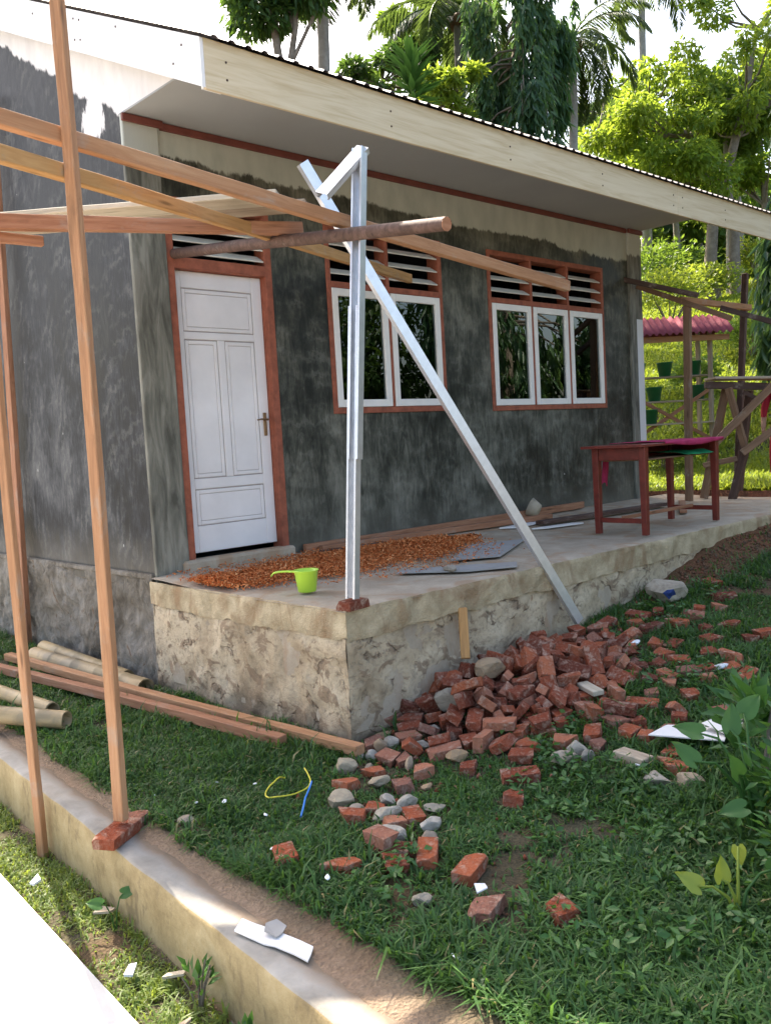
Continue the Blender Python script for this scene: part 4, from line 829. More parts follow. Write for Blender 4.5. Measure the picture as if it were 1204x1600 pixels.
def strap(pts, w_, mat, label):
    def cr(p, q, r, t_, u): return .5 * (2 * q + (r - p) * u + (2 * p - 5 * q + 4 * r - t_) * u * u + (3 * q - p - 3 * r + t_) * u ** 3)
    A_ = np.array(pts); A_ = np.vstack([A_[0], A_, A_[-1]]); pts = [cr(A_[i - 1], A_[i], A_[i + 1], A_[i + 2], u) for i in range(1, len(A_) - 2) for u in (0, .2, .4, .6, .8)]
    V, F = tube([gv(x, y, max(z * .8, .03)) for x, y, z in pts], [w_] * len(pts), 5); o = link('strap', np_mesh('strap', V, F, None, True), mat); return tag(o, label, 'strap')
strap([(-.55, -2.13, .03), (-.62, -2.18, .08), (-.73, -2.22, .05), (-.76, -2.30, .04), (-.66, -2.36, .05), (-.56, -2.35, .07), (-.5, -2.22, .12)], .004, 'strapy', 'yellow packing strap lying in a loop on the grass'); strap([(-.56, -2.36, .08), (-.66, -2.44, .05), (-.74, -2.52, .04), (-.82, -2.6, .03)], .005, 'strapb', 'blue packing strap knotted to the yellow one')
plate('sachet', [(-.80, -3.585), (-.765, -3.605), (-.785, -3.635), (-.82, -3.615)], gz(-.8, -3.6) + .045, .005, 'foil', 'small shiny sachet beside a brick half', 'sachet', .02)
GL = 'white litter scraps in the grass'
for k, (x, y) in enumerate([(-.81, -1.92), (-1.02, -2.07), (-.71, -2.1), (-1.08, -2.74), (-1.1, -3.12), (-1.14, -3.8), (.51, -3.47), (-1.1, -1.82), (1.88, -3.22), (1.95, -2.6), (-.95, -2.2), (-.9, -2.45)]):
    r_ = .007 + .007 * random.random() + (.03 if k in (8, 9) else 0); me = SM[k % 7].copy(); me.transform(Matrix.Diagonal((r_ * 1.3, r_, r_ * .6, 1))); me.materials.clear(); me.materials.append(MAT['foil']); o = bpy.data.objects.new('litter_scrap', me); COL.objects.link(o); o.location = (x, y, gz(x, y) + .045); o.rotation_euler = (0, .3, k); tag(o, 'small white litter scrap lying in the yard grass', 'litter', GL)
for k, (x, y, l, a, m) in enumerate(((-1.62, -1.62, .05, .3, 'foil'), (-1.66, -2.6, .07, .9, 'foil'), (-1.56, -2.75, .1, 2.6, 'w_pale'), (-1.72, -3.05, .13, .2, 'w_grey'), (-1.52, -2.1, .1, 2.3, 'w_grey'))):
    o = plate('verge_litter', [(x - l * .4, y - .012), (x + l * .3, y - .02), (x + l * .5, y + .012), (x - l * .3, y + .022)], -1.06, .01, m, ('crumpled white scrap in the verge grass' if m == 'foil' else 'wood chip lying in the verge grass'), 'litter', .04); o.rotation_euler.z = a; o['group'] = 'litter in the verge'

# ------------------------------------------------------------------ grass
def yard_grass():
    n = 1150000; x = rng.uniform(-1.25, 7.5, n); y = rng.uniform(-5.3, 4.5, n)
    ok = (x > kerb_x(y) + .14 + .12 * fbm(x, y, 5, 90)) & ~((x > -.06) & (y > -2.09)); ok &= ~((x > -.10) & (y > -.0) & (rng.random(n) < .6))
    dist = np.hypot(x + 3.1, y + 5.67); ok &= rng.random(n) < np.clip(5.2 / dist, .25, 1) ** 1.4
    # keep to the view cone with a margin
    fx = (x + 3.1) * .685 + (y + 5.67) * .724; rx = (x + 3.1) * .722 - (y + 5.67) * .69; ok &= (fx > 1.6) & (np.abs(rx) < .75 * fx + .6)
    dens = .55 * fbm(x, y, 1.5, 91) + .45 * fbm(x, y, 4.5, 93)
    bare = np.clip((dens - .325) * 12, .04, 1); bare = np.where(red_at(x, y) > .45, bare * .08, bare)
    kd = x - (kerb_x(y) + .15) - .22 * (fbm(x, y, 1.8, 99) - .45); bare *= np.clip(kd / .15, .08, 1); ok &= rng.random(n) < bare
    LP = np.array([o.matrix_world.translation[:2] for o in LOOSE]); near = np.zeros(len(x), bool)
    for ch in range(0, len(x), 60000): near[ch:ch + 60000] = (((x[ch:ch + 60000, None] - LP[None, :, 0]) ** 2 + (y[ch:ch + 60000, None] - LP[None, :, 1]) ** 2).min(1) < .085 ** 2) if ok[ch:ch + 60000].any() else False
    ok &= ~(near & (rng.random(n) < .8))
    heap = ((x - 1.2) / 1.0) ** 2 + ((y + 2.4) / .42) ** 2 < 1; ok &= ~(heap & (rng.random(n) < .86))
    x, y = x[ok], y[ok]; n = len(x); lush = np.clip(fbm(x, y, 2.2, 95) * 1.3, .4, 1.2); wet = sm(.2, -.7, y + 3.3 + .0 * x) * sm(-1.1, .3, x)
    h = rng.uniform(.05, .135, n) * lush * (1 + .35 * wet); tall = rng.random(n) < .02; h = np.where(tall, h * 1.9, h)
    z = ground_full(x, y) - .005
    t = np.clip(.12 + .5 * fbm(x, y, 1.1, 97) + rng.normal(0, .26, n) , 0, 1); t = np.where(rng.random(n) < .025, 1, np.minimum(t, .88))
    V, F, tt = blades(np.column_stack([x, y, z]), h, rng.uniform(.005, .011, n) * (1 + .3 * wet), rng.uniform(.3, 1.35, n), t)
    return link('yard_grass', np_mesh('yard_grass', V, F, {'tint': tt}), GRASS)
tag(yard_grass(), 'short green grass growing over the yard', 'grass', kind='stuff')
def yard_weeds():
    m = 520; cx = rng.uniform(-1.1, 3.2, m); cy = rng.uniform(-5.0, -2.3, m); keep = (fbm(cx, cy, 1.4, 131) + .35 * sm(-3.2, -4.4, cy) * sm(-1.2, .2, cx) > .55) & (cx > kerb_x(cy) + .45); cx, cy = cx[keep], cy[keep]; k = np.repeat(np.arange(len(cx)), 11); n = len(k); a = rng.uniform(0, 6.28, n); r = rng.uniform(.0, .05, n)
    x = cx[k] + np.cos(a) * r; y = cy[k] + np.sin(a) * r; P = np.column_stack([x, y, ground_full(x, y) + rng.uniform(.02, .08, n)]); D_ = np.column_stack([np.cos(a), np.sin(a), rng.normal(.15, .3, n)]); V, F, t = leaves(P, D_, unit(rng.normal(0, .35, (n, 3)) + np.array([0, 0, 1.])), rng.uniform(.025, .06, n), rng.uniform(.014, .03, n), .15)
    return link('yard_weeds', np_mesh('yard_weeds', V, F, {'tint': t}), LF['broad'])
tag(yard_weeds(), 'low broad leaved weeds mixed into the yard grass', 'weeds', kind='stuff')
def verge_grass():
    n = 60000; y = rng.uniform(-4.2, 2.0, n); x = rng.uniform(-2.0, -1.1, n); kx = kerb_x(y); px_ = -1.62 + .066 * (y + .4)
    ok = (x < kx - .01) & (x > px_ + .01); ok &= rng.random(n) < np.clip((fbm(x, y, 5, 101) - .3) * 4, .08, 1); x, y = x[ok], y[ok]; n = len(x)
    h = rng.uniform(.03, .10, n) * np.clip(fbm(x, y, 3, 103) * 1.6, .5, 1.5); z = np.full(n, -1.105)
    V, F, t = blades(np.column_stack([x, y, z]), h, rng.uniform(.004, .009, n), rng.uniform(.3, 1.2, n)); return link('verge_grass', np_mesh('verge_grass', V, F, {'tint': t}), GRASS_SUN)
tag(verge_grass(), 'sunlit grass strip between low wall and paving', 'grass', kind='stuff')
def hill_grass():
    n = 260000; dpt = rng.uniform(0, 1, n) ** 1.6 * 38 + 10.6; s = rng.uniform(.24, .50, n); x = -3.1 + dpt * (.685 + .722 * s); y = -5.67 + dpt * (.724 - .69 * s)
    ok = (x > 7.6) & ~((y < .4) & (x < 8.6)) & (rng.random(n) < np.clip((fbm(x, y, .7, 111) - .2) * 4, .15, 1)); x, y, dpt = x[ok], y[ok], dpt[ok]; n = len(x)
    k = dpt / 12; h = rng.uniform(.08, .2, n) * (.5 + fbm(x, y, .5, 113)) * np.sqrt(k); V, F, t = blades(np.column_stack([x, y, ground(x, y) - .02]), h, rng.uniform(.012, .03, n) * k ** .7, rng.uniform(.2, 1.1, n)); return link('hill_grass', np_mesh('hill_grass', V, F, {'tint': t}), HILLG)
tag(hill_grass(), 'tall bright grass covering the hillside', 'grass', kind='stuff')

def clods():
    base = np.array([(1, 0, 0), (-1, 0, 0), (0, 1, 0), (0, -1, 0), (0, 0, 1), (0, 0, -1)], float); fc = np.array([(0, 2, 4), (2, 1, 4), (1, 3, 4), (3, 0, 4), (2, 0, 5), (1, 2, 5), (3, 1, 5), (0, 3, 5)]); n = 2600
    x = np.concatenate([rng.uniform(2.7, 6.6, 1700), rng.uniform(-1.2, 2.5, 900)]); y = np.concatenate([-2.1 - np.abs(rng.normal(0, .28, 1700)), rng.uniform(-4.3, -2.2, 900)]); r = rng.uniform(.004, .016, n) * np.where(x > 2.6, 1.15, .8)
    V = (base[None] * rng.uniform(.6, 1.3, (n, 6, 1)) * r[:, None, None]); V = V + np.column_stack([x, y, ground_full(x, y) + r * .4])[:, None]; F = (np.arange(n) * 6)[:, None, None] + fc[None]
    return link('soil_clods', np_mesh('soil_clods', V.reshape(-1, 3), F.reshape(-1, 3), {'red': np.repeat(rng.random(n), 6)}), 'soil')
def crumbs():
    base = np.array([(1, 0, 0), (-1, 0, 0), (0, 1, 0), (0, -1, 0), (0, 0, 1), (0, 0, -1)], float); fc = np.array([(0, 2, 4), (2, 1, 4), (1, 3, 4), (3, 0, 4), (2, 0, 5), (1, 2, 5), (3, 1, 5), (0, 3, 5)]); n = 1500
    x = rng.normal(1.2, .75, n); y = -2.12 - np.abs(rng.normal(.15, .38, n)); r = rng.uniform(.005, .02, n); V = base[None] * rng.uniform(.5, 1.3, (n, 6, 1)) * r[:, None, None] + np.column_stack([x, y, ground_full(x, y) + r * .5])[:, None]; F = (np.arange(n) * 6)[:, None, None] + fc[None]
    return link('brick_crumbs', np_mesh('brick_crumbs', V.reshape(-1, 3), F.reshape(-1, 3)), 'brick')
tag(crumbs(), 'red brick crumbs scattered through the heap and grass', 'brick crumbs', kind='stuff')
tag(clods(), 'small clods and chips strewn over the bare soil', 'soil clods', kind='stuff')

# ------------------------------------------------------------------ plants
def heart_leaf(L, Wd, curl=.2):
    ts = [0, .1, .25, .45, .65, .85, 1]; ws = [.34, .46, .5, .44, .32, .15, .0]; xs_ = [-.18, .0, .2, .42, .65, .86, 1.05]; V = []; F = []
    for t, w_, x in zip(ts, ws, xs_):
        for s in (-1, -.5, 0, .5, 1): V.append(((x if s else (x if t > 0 else 0.02)) * L, s * w_ * Wd, abs(s) * .16 * Wd - curl * L * t * t + (0 if abs(s) < 1 else -.05 * Wd + .05 * Wd * math.sin(t * 17 + s)) + .03 * Wd * math.sin(t * 23) * abs(s)))
    for i in range(len(ts) - 1):
        for k in range(4): F.append((i * 5 + k, i * 5 + k + 1, (i + 1) * 5 + k + 1, (i + 1) * 5 + k))
    return np.array(V), np.array(F)
def arum(x, y, spec, label, sc=1.):
    """spec: stalk azimuth, reach, lift, leaf length, leaf direction (right, away, up), yellow"""
    z = gz(x, y) if x > kerb_x(y) + .13 else -1.1; E = empty('arum_plant', (x, y, z), label, 'plant'); A = Vector((.69, .72, 0)); Bx = Vector((.72, -.69, 0))
    for az, ln, lift, L, dr, yel in spec:
        d = Vector((math.cos(az), math.sin(az), 0)); tip = d * ln + Vector((0, 0, lift)); pts = [Vector((0, 0, -.02)), d * ln * .25 + Vector((0, 0, lift * .6)), d * ln * .65 + Vector((0, 0, lift * .95)), tip]
        mt = LF['yellow'] if yel else LF['broad']; V, F = tube(pts, [.010 * sc, .008 * sc, .006 * sc, .004], 6); link('stalk', np_mesh('stalk', V, F, {'tint': np.full(len(V), .5)}, True), mt, E)
        V, F = heart_leaf(L * .74, L * .58, random.uniform(.1, .4)); lf = link('leaf', np_mesh('leaf', V, F, {'tint': np.clip(rng.normal(.5, .14) + rng.normal(0, .05, len(V)), 0, 1)}, True), mt, E)
        D_ = (Bx * dr[0] + A * dr[1] + Vector((0, 0, dr[2]))).normalized(); N_ = (-A * .75 + Vector((random.uniform(-.3, .3), random.uniform(-.3, .3), .75))); Y_ = N_.cross(D_).normalized(); Z_ = D_.cross(Y_); m = Matrix((D_, Y_, Z_)).transposed().to_4x4(); m.translation = tip; lf.matrix_local = m
arum(.30, -4.12, [(2.6, .26, .34, .15, (-.6, .2, .6), 0), (2.2, .2, .42, .14, (-.7, .3, .2), 0), (1.2, .12, .40, .15, (.2, .3, .9), 0), (3.4, .22, .2, .13, (-.9, 0, -.1), 0), (5.6, .16, .30, .16, (.5, -.2, .8), 0), (4.4, .16, .24, .13, (.2, -.4, -.7), 0), (4.9, .2, .3, .14, (.7, -.3, .3), 1), (.6, .2, .44, .15, (.6, .2, .5), 0), (3.0, .1, .28, .13, (-.3, -.3, .8), 0), (5.2, .1, .18, .12, (.4, -.6, .1), 1)], 'leafy green arum plant growing in the right of the yard')
arum(-.30, -4.33, [(2.5, .14, .13, .115, (-.75, 0, .6), 1), (2.0, .05, .13, .105, (.05, .1, .95), 1), (.4, .07, .22, .085, (.1, -.2, -.95), 1), (5.6, .12, .16, .12, (.7, .2, .3), 0)], 'low arum plant with yellowing heart leaves in the grass', .7)
arum(-1.53, -2.22, [(2.8, .05, .14, .09, (-.9, 0, .2), 0), (.2, .05, .15, .09, (.9, 0, .25), 0)], 'small seedling with two leaves in the verge', .4)
def shrub(name, x, y, r, hgt, nl, ll, mat, label, cat='shrub', z=None, group=None, stems=7):
    z = gz(x, y) if z is None else z; E = empty(name, (x, y, z), label, cat, group); parts = []
    tips = []
    for k in range(stems):
        a = rng.uniform(0, 6.28); rr = r * math.sqrt(rng.random()); t = Vector((math.cos(a) * rr, math.sin(a) * rr, hgt * rng.uniform(.6, 1))); parts.append(tube([Vector((0, 0, -.03)), t * .5 + Vector((0, 0, hgt * .1)), t], [.012 * hgt + .003, .008 * hgt + .002, .003], 5)); tips.append(t)
    V, F = join(parts); link('stem', np_mesh('stem', V, F, None, True), 'bark', E)
    a = rng.uniform(0, 6.28, nl); u = rng.uniform(-.6, 1, nl); rad = rng.uniform(.35, 1, nl) ** .5; P = np.stack([np.cos(a) * np.sqrt(1 - u * u) * rad * r, np.sin(a) * np.sqrt(1 - u * u) * rad * r, hgt * .55 + u * rad * hgt * .5], 1)
    k = rng.integers(0, stems, nl); P = P * .6 + np.array([tips[i] for i in k]) * rng.uniform(.25, 1, nl)[:, None] * .4 + rng.normal(0, .04 * hgt, (nl, 3)); P[:, 2] = np.maximum(P[:, 2], .02)
    D_ = unit(P * np.array([1, 1, .2]) + rng.normal(0, .35 * r, (nl, 3)) + np.array([0, 0, .05])); N_ = unit(rng.normal(0, .5, (nl, 3)) + np.array([0, 0, 1.])); V, F, t = leaves(P, D_, N_, rng.uniform(.6, 1.2, nl) * ll, rng.uniform(.35, .5, nl) * ll, .15); link('foliage', np_mesh('foliage', V, F, {'tint': t}), mat, E); return E
shrub('weed_shrub', .42, -4.3, .3, .42, 700, .075, LF['broad'], 'bushy green weeds around the arum plant'); shrub('weed_shrub', .05, -4.47, .26, .26, 520, .065, LF['broad'], 'broad leaved weeds in the right foreground grass'); shrub('weed_shrub', -.12, -4.6, .3, .32, 760, .06, LF['broad'], 'low dense weeds below the yellowing arum'); shrub('weed_shrub', .75, -3.95, .22, .5, 90, .15, LF['broad'], 'upright weed with long leaves beside the white card', stems=4)
shrub('verge_weed', -1.62, -3.3, .06, .15, 26, .06, LF['broad'], 'bright yellow green weed in the verge', z=-1.1); shrub('verge_weed', -1.58, -2.95, .06, .2, 22, .06, LF['broad'], 'tall thin green weed against the low wall', z=-1.1)

# ------------------------------------------------------------------ trees
def tree(name, base, trunk, clusters, leaf, label, nleaf, ll, lw, droop=.3, spread=.5, group=None, bark='bark', flat_=.7, tw=.05):
    """trunk: list of ((x,y,z), radius) polylines in world offsets from base; clusters: (centre offset, radius) list"""
    E = empty(name, base, label, 'tree', group); parts = [tube([p for p, r in t], [r for p, r in t], 9) for t in trunk]; nodes = [Vector(p) for t in trunk for p, r in t]
    for c, r in clusters:
        c = Vector(c); near = min(nodes, key=lambda q: (q - c).length + (2. if q.z > c.z else 0)); mid = near.lerp(c, .5) + Vector((0, 0, -.12 * (c - near).length)); parts.append(tube([near, mid, c], [tw * 1.2, tw * .8, tw * .25], 5))
    V, F = join(parts); link('trunk', np_mesh('trunk', V, F, None, True), bark, E)
    C_ = np.array([c for c, r in clusters]); Rr = np.array([r for c, r in clusters]); k = rng.choice(len(C_), nleaf, p=Rr ** 2 / (Rr ** 2).sum()); u = unit(rng.normal(0, 1, (nleaf, 3))); rad = rng.uniform(.15, 1, nleaf) ** .6
    P = C_[k] + u * (Rr[k] * rad)[:, None] * np.array([1, 1, flat_]); D_ = u * spread + rng.normal(0, .45, (nleaf, 3)) + np.array([0, 0, -droop]); N_ = unit(rng.normal(0, .6, (nleaf, 3)) + np.array([0, 0, 1.]))
    V, F, t = leaves(P, D_, N_, rng.uniform(.7, 1.25, nleaf) * ll, rng.uniform(.8, 1.2, nleaf) * lw, .2, np.clip(rng.normal(.45, .22, nleaf) + .25 * (rng.random(len(C_))[k] - .5), 0, 1)); link('crown', np_mesh('crown', V, F, {'tint': t}), leaf, E); return E
def rp(n, c, r): # random points in an ellipsoid
    u = unit(rng.normal(0, 1, (n, 3))); return np.array(c) + u * (rng.uniform(.2, 1, n) ** .45)[:, None] * np.array(r)
def on(x, y): return (x, y, gz(x, y) - .1)
# drooping mast trees
def weeping(name, x, y, z0, z1, r, n, label, gx=0, ll=.32):
    b = on(x, y); top = z1 - b[2]; E = empty(name, b, label, 'tree', 'drooping evergreen trees'); V, F = tube([(0, 0, 0), (.05, .05, top * .5), (0, 0, top)], [.2, .14, .04], 9); V2 = [tube([(0, 0, 0), (.05, .05, top * .5), (0, 0, top)], [.2, .14, .04], 9)]
    ns = int(n / 26); nb = max(24, ns // 15); hb = rng.uniform(z0 - b[2], top, nb); ab = np.arange(nb) * 2.4 + rng.uniform(-.4, .4, nb); rb_ = r * (1 - .45 * np.clip((hb - (z0 - b[2])) / (top - z0 + b[2]), 0, 1) ** 2.5) * rng.uniform(.25, 1.12, nb) ** .6
    cb = rng.integers(0, nb, ns); sp_ = np.stack([np.cos(ab) * rb_, np.sin(ab) * rb_, hb], 1)[cb] + rng.normal(0, 1, (ns, 3)) * np.array([.17, .17, .3]) * r / 1.2; a = np.arctan2(sp_[:, 1], sp_[:, 0])
    for i in range(0, ns, 9): q = Vector(sp_[i]); V2.append(tube([(0, 0, q.z + .5), q * .6 + Vector((0, 0, q.z * .4 + .35)), q, q * 1.03 - Vector((0, 0, .7 + q.z * .03))], [.04, .025, .014, .006], 4))
    V, F = join(V2); link('trunk', np_mesh('trunk', V, F, None, True), 'bark', E)
    k = np.repeat(np.arange(ns), 26); m = len(k); s = rng.uniform(0, 1.0, m) * rng.uniform(.6, 1.4, ns)[k]; P = sp_[k] + np.column_stack([rng.normal(0, .05, m), rng.normal(0, .05, m), -s]); out = np.column_stack([np.cos(a[k]), np.sin(a[k]), 0 * s]); q = rng.uniform(0, 6.28, m)
    D_ = out * .25 + np.column_stack([np.cos(q), np.sin(q), 0 * q]) * rng.uniform(.1, .75, m)[:, None] + np.array([0, 0, -1.]) + rng.normal(0, .12, (m, 3)); N_ = unit(out * .6 + rng.normal(0, .7, (m, 3)) + np.array([0, 0, .4]))
    V, F, t = leaves(P, D_, N_, rng.uniform(.7, 1.3, m) * ll, rng.uniform(.8, 1.2, m) * ll * .24, .3, np.clip(rng.normal(.4, .18, m) + .5 * (rng.random(nb)[cb][k] - .5) + .3 * (rng.random(ns)[k] - .5), 0, 1)); link('crown', np_mesh('crown', V, F, {'tint': t}), LF['weep'], E)
weeping('drooping_tree', 15.45, 8.15, 5.5, 17.5, 1.2, 30000, 'tall dark drooping evergreen rising behind the roof')
weeping('drooping_tree', 13.95, .35, 1.7, 8.5, 1.0, 13000, 'drooping evergreen standing beside the plant rack', ll=.34)
# light green spreading tree on the slope
b = on(28.07, 9.5); d_ = Vector((RT.x, RT.y, 0)).normalized(); U = lambda r, z, f=0: tuple(d_ * r + Vector((FW.x, FW.y, 0)).normalized() * f + Vector((0, 0, z)))
tree('spreading_tree', b, [[(U(0, 0), .28), (U(-.1, 1.5), .22), (U(.05, 3.2), .19), (U(.75, 5.2), .16), (U(1.3, 7.2), .12), (U(1.75, 9.5), .06)], [(U(.55, 4.6), .12), (U(-.6, 5.9), .08), (U(-2.2, 6.9), .05), (U(-3.6, 7.6), .025)], [(U(.9, 5.8), .1), (U(2.0, 6.8), .07), (U(3.4, 8.0), .03)], [(U(.8, .0), .24), (U(.75, 1.6), .2), (U(.8, 3.0), .16), (U(.45, 4.4), .12)]],
     [(tuple(p), rng.uniform(.35, .75)) for p in rp(34, U(-2.4, 6.4), (2.6, 2.6, 2.2))] + [(tuple(p), rng.uniform(.35, .75)) for p in rp(32, U(1.0, 8.6), (2.8, 2.8, 2.4))] + [(tuple(p), rng.uniform(.5, .9)) for p in rp(14, U(-.4, 4.4), (2.2, 2.0, 1.2))], LF['light'], 'light green spreading tree with forked pale trunk on the slope', 17000, .27, .11, .35)
# tree behind the left roof edge
b = on(8.55, 8.9); tree('broadleaf_tree', b, [[(U(0, 0), .16), (U(-.05, 5), .12), (U(-.05, 8), .09), (U(-.25, 10), .05)], [(U(-.05, 7.2), .08), (U(.3, 8.8), .06), (U(.35, 10.4), .04)], [(U(0, 7.8), .05), (U(.8, 9.2), .03), (U(1.2, 10), .02)]],
     [(U(*q), rng.uniform(.35, .6)) for q in ((-.75, 9.55), (-.3, 9.95), (-.9, 10.2), (.1, 9.5), (-.55, 9.1), (.35, 10.1), (.9, 10.3), (1.3, 10.1), (-.1, 9.0), (.55, 9.4), (-1.2, 10.4), (0, 10.6), (-.6, 10.7))], LF['mid'], 'broadleaf tree with slim trunks behind the roof corner', 4200, .26, .085, .55, tw=.03)
# mid distance airy trees
for (c, dp_, rad_, n_, lm_, l_) in (((14.42, 11.95, 10.49), 24, 1.6, 5200, 'mid', 'airy tree behind the roof with gaps of sky'), ((22.52, 17.28, 15.63), 33, 2.2, 6000, 'wood', 'pale green tree behind the coconut palm'), ((13.29, 8.70, 8.90), 21, .9, 2600, 'light', 'small light tree hiding the foot of the coconut palm'), ((17.88, 17.15, 12.20), 30, 1.5, 3500, 'wood', 'hazy far tree low over the roof line'), ((37.78, 17.56, 11.46), 44, 3.4, 9000, 'wood', 'dense tree far up the slope'), ((44.28, 23.16, 17.77), 52, 2.6, 3500, 'mid', 'far tree topping the hill between two others'), ((34.06, 10.20, 12.88), 36, 3.0, 9000, 'light', 'yellow green tree high on the slope at the wood edge')):
    c = Vector(c); bb = on(c.x, c.y); h_ = c.z - bb[2]
    tree('hill_tree', bb, [[((0, 0, 0), .2), ((.1, 0, h_ * .5), .14), ((0, .1, h_), .05)]], [(tuple(p), rng.uniform(.3, .55) * rad_ * .6) for p in rp(18, (0, 0, h_), (rad_, rad_, rad_ * .8))], LF[lm_], l_, n_, .2 * dp_ / 22, .085 * dp_ / 22, .3, tw=.04)
# coconut palms
def palm(c, nf, label, fl=3.0, lean=.3):
    c = Vector(c); b = on(c.x - lean, c.y); top = Vector((lean, 0, c.z - b[2])); E = empty('coconut_palm', b, label, 'palm tree', 'coconut palms behind the house'); pts = [Vector((0, 0, 0)), top * .4 + Vector((-.15, 0, 0)), top * .75, top]; V, F = tube(pts, [.19, .15, .13, .13], 10); link('trunk', np_mesh('trunk', V, F, None, True), 'palmbark', E); parts = []; LV = []; LFc = []; LT_ = []; o_ = 0
    for k in range(nf):
        az = k * 2.4 + rng.uniform(-.2, .2); el = rng.uniform(-.75, 1.1); d = Vector((math.cos(az), math.sin(az), 0)); P = []; q = top.copy(); e = el
        for i in range(13): P.append(q.copy()); q = q + (d * math.cos(e) + Vector((0, 0, math.sin(e)))) * (fl / 12); e -= .16
        fr = tube(P, [.035 - .0024 * i for i in range(13)], 4); PA = np.array(P); m = 62; tt = np.linspace(.12, .99, m); idx = tt * 12; i0 = np.minimum(idx.astype(int), 11); pos = PA[i0] + (PA[i0 + 1] - PA[i0]) * (idx - i0)[:, None]; tan = unit(PA[i0 + 1] - PA[i0]); sd = np.array([-math.sin(az), math.cos(az), 0])
        for s in (-1, 1):
            D_ = tan * .55 + sd * s * .8 + np.array([0, 0, -.55]) + rng.normal(0, .08, (m, 3)); V, F, t = leaves(pos, D_, np.tile(np.array([0, 0, 1.]), (m, 1)), (.75 * np.sin(tt * 2.7 + .3) + .12) * fl / 3, np.full(m, .05) * fl / 3, .2); LV.append(V); LFc.append(F + o_); LT_.append(t); o_ += len(V)
        V, F = fr; link('frond_rib', np_mesh('frond_rib', V, F, {'tint': np.full(len(V), .8)}, True), LF['palm'], E)
    link('fronds', np_mesh('fronds', np.concatenate(LV), np.concatenate(LFc), {'tint': np.concatenate(LT_)}), LF['palm'], E)
    for k in range(5):
        bm = bmesh.new(); bmesh.ops.create_icosphere(bm, subdivisions=2, radius=.13, matrix=Matrix.Translation(top + Vector((math.cos(k * 1.26) * .22, math.sin(k * 1.26) * .22, -.22))) @ Matrix.Diagonal((1, 1, 1.3, 1))); bmobj('coconut', bm, 'w_brown', E, True)
palm((16.03, 10.61, 12.23), 18, 'coconut palm with hanging fronds beside the drooping evergreen'); palm((20.84, 10.25, 12.68), 18, 'coconut palm half hidden behind the drooping evergreen', 2.8); palm((29.23, 12.63, 18.56), 18, 'high coconut palm with fronds reaching into the sky gap', 3.4); palm((10.11, 9.32, 12.24), 16, 'grey coconut palm trunk rising behind the left roof', 2.6)
# large leaved dracaena on a tall stem
def dracaena():
    c = Vector((8.93, 5.71, 6.97)); b = on(c.x, c.y); top = c.z - b[2]; E = empty('dracaena', b, 'broad strap leaved dracaena rosette just over the roof', 'plant'); V, F = tube([(0, 0, 0), (.1, 0, top * .5), (0, 0, top), (0, 0, top + .7)], [.06, .05, .045, .02], 8); link('stem', np_mesh('stem', V, F, None, True), 'bark', E); n = 150; u = rng.uniform(0, 1, n); az = np.arange(n) * 2.4; P = np.column_stack([0 * u, 0 * u, top - .5 + u * 1.2]); el = -.3 + u * 1.2 + rng.normal(0, .15, n); D_ = np.column_stack([np.cos(az) * np.cos(el), np.sin(az) * np.cos(el), np.sin(el)])
    N_ = np.column_stack([-np.cos(az) * np.sin(el), -np.sin(az) * np.sin(el), np.cos(el)]); V, F, t = leaves(P, D_, N_, rng.uniform(.5, .75, n), rng.uniform(.09, .13, n), .12); link('leaves', np_mesh('leaves', V, F, {'tint': t}), LF['broad'], E)
dracaena()
# trees across the yard that the panes mirror
for x, y, l in ((10.5, -5.2, 'drooping evergreen across the yard, mirrored in the panes'), (14.0, -9.0, 'second drooping evergreen farther across the yard')): weeping('drooping_tree', x, y, .6, 7.5, 1.6, 9000, l)
for x, y, r_ in ((8.5, -8.5, 1.7), (12.5, -12.5, 2.2), (17, -5.5, 2.2)):
    b = on(x, y); tree('yard_tree', b, [[((0, 0, 0), .2), ((.1, 0, 2.2), .15), ((0, .2, 4.4), .06)]], [(tuple(p), rng.uniform(.6, 1.0)) for p in rp(18, (0, 0, 3.6), (r_, r_, 2.4))], LF['mid'], 'leafy tree standing across the yard facing the house', 6500, .26, .1, .4, group='trees across the yard')
# shrubs on the slope and the wood behind it
for k, (x_, y_, dp_, r_, l_) in enumerate(((10.21, 1.79, 14.5, .5, 'low green bush at the left end of the plant rack'), (14.89, 3.58, 19, .8, 'leafy bush behind the plant rack'), (21.97, 7.94, 27, 1.6, 'big round bush on the lower slope'), (26.86, 11.62, 33, 2.0, 'wide bush under the far trees'), (26.81, 8.88, 31, 1.2, 'scrubby bush at the foot of the forked tree'), (18.79, 4.03, 22, 1.0, 'bush beside the drooping evergreen on the slope'), (30.94, 9.11, 34, 1.6, 'tangled bush at the edge of the wood'), (34.57, 14.00, 40, 2.2, 'broad bush before the wood edge'))):
    shrub('hill_bush', x_, y_, r_, r_ * 1.25, int(900 + 500 * r_), .10 * dp_ / 16, LF['wood'] if k % 2 else HILLG, l_, 'bush', group='bushes on the slope')
def far_wood():
    n = 60000; dpt = rng.uniform(46, 80, n); s = rng.uniform(-.05, .52, n); x = -3.1 + dpt * (.685 + .722 * s); y = -5.67 + dpt * (.724 - .69 * s); top = 3.5 + 7.5 * fbm(x, y, .16, 121) ** 1.3; g0 = ground(x, y); z = g0 + top * rng.uniform(0, 1, n) ** .8
    D_ = rng.normal(0, 1, (n, 3)) + np.array([0, 0, -.5]); V, F, t = leaves(np.column_stack([x, y, z]), D_, unit(rng.normal(0, .7, (n, 3)) + np.array([0, 0, 1.])), rng.uniform(.5, 1.1, n), rng.uniform(.25, .5, n), .2); return link('far_wood', np_mesh('far_wood', V, F, {'tint': t}), LF['wood'])
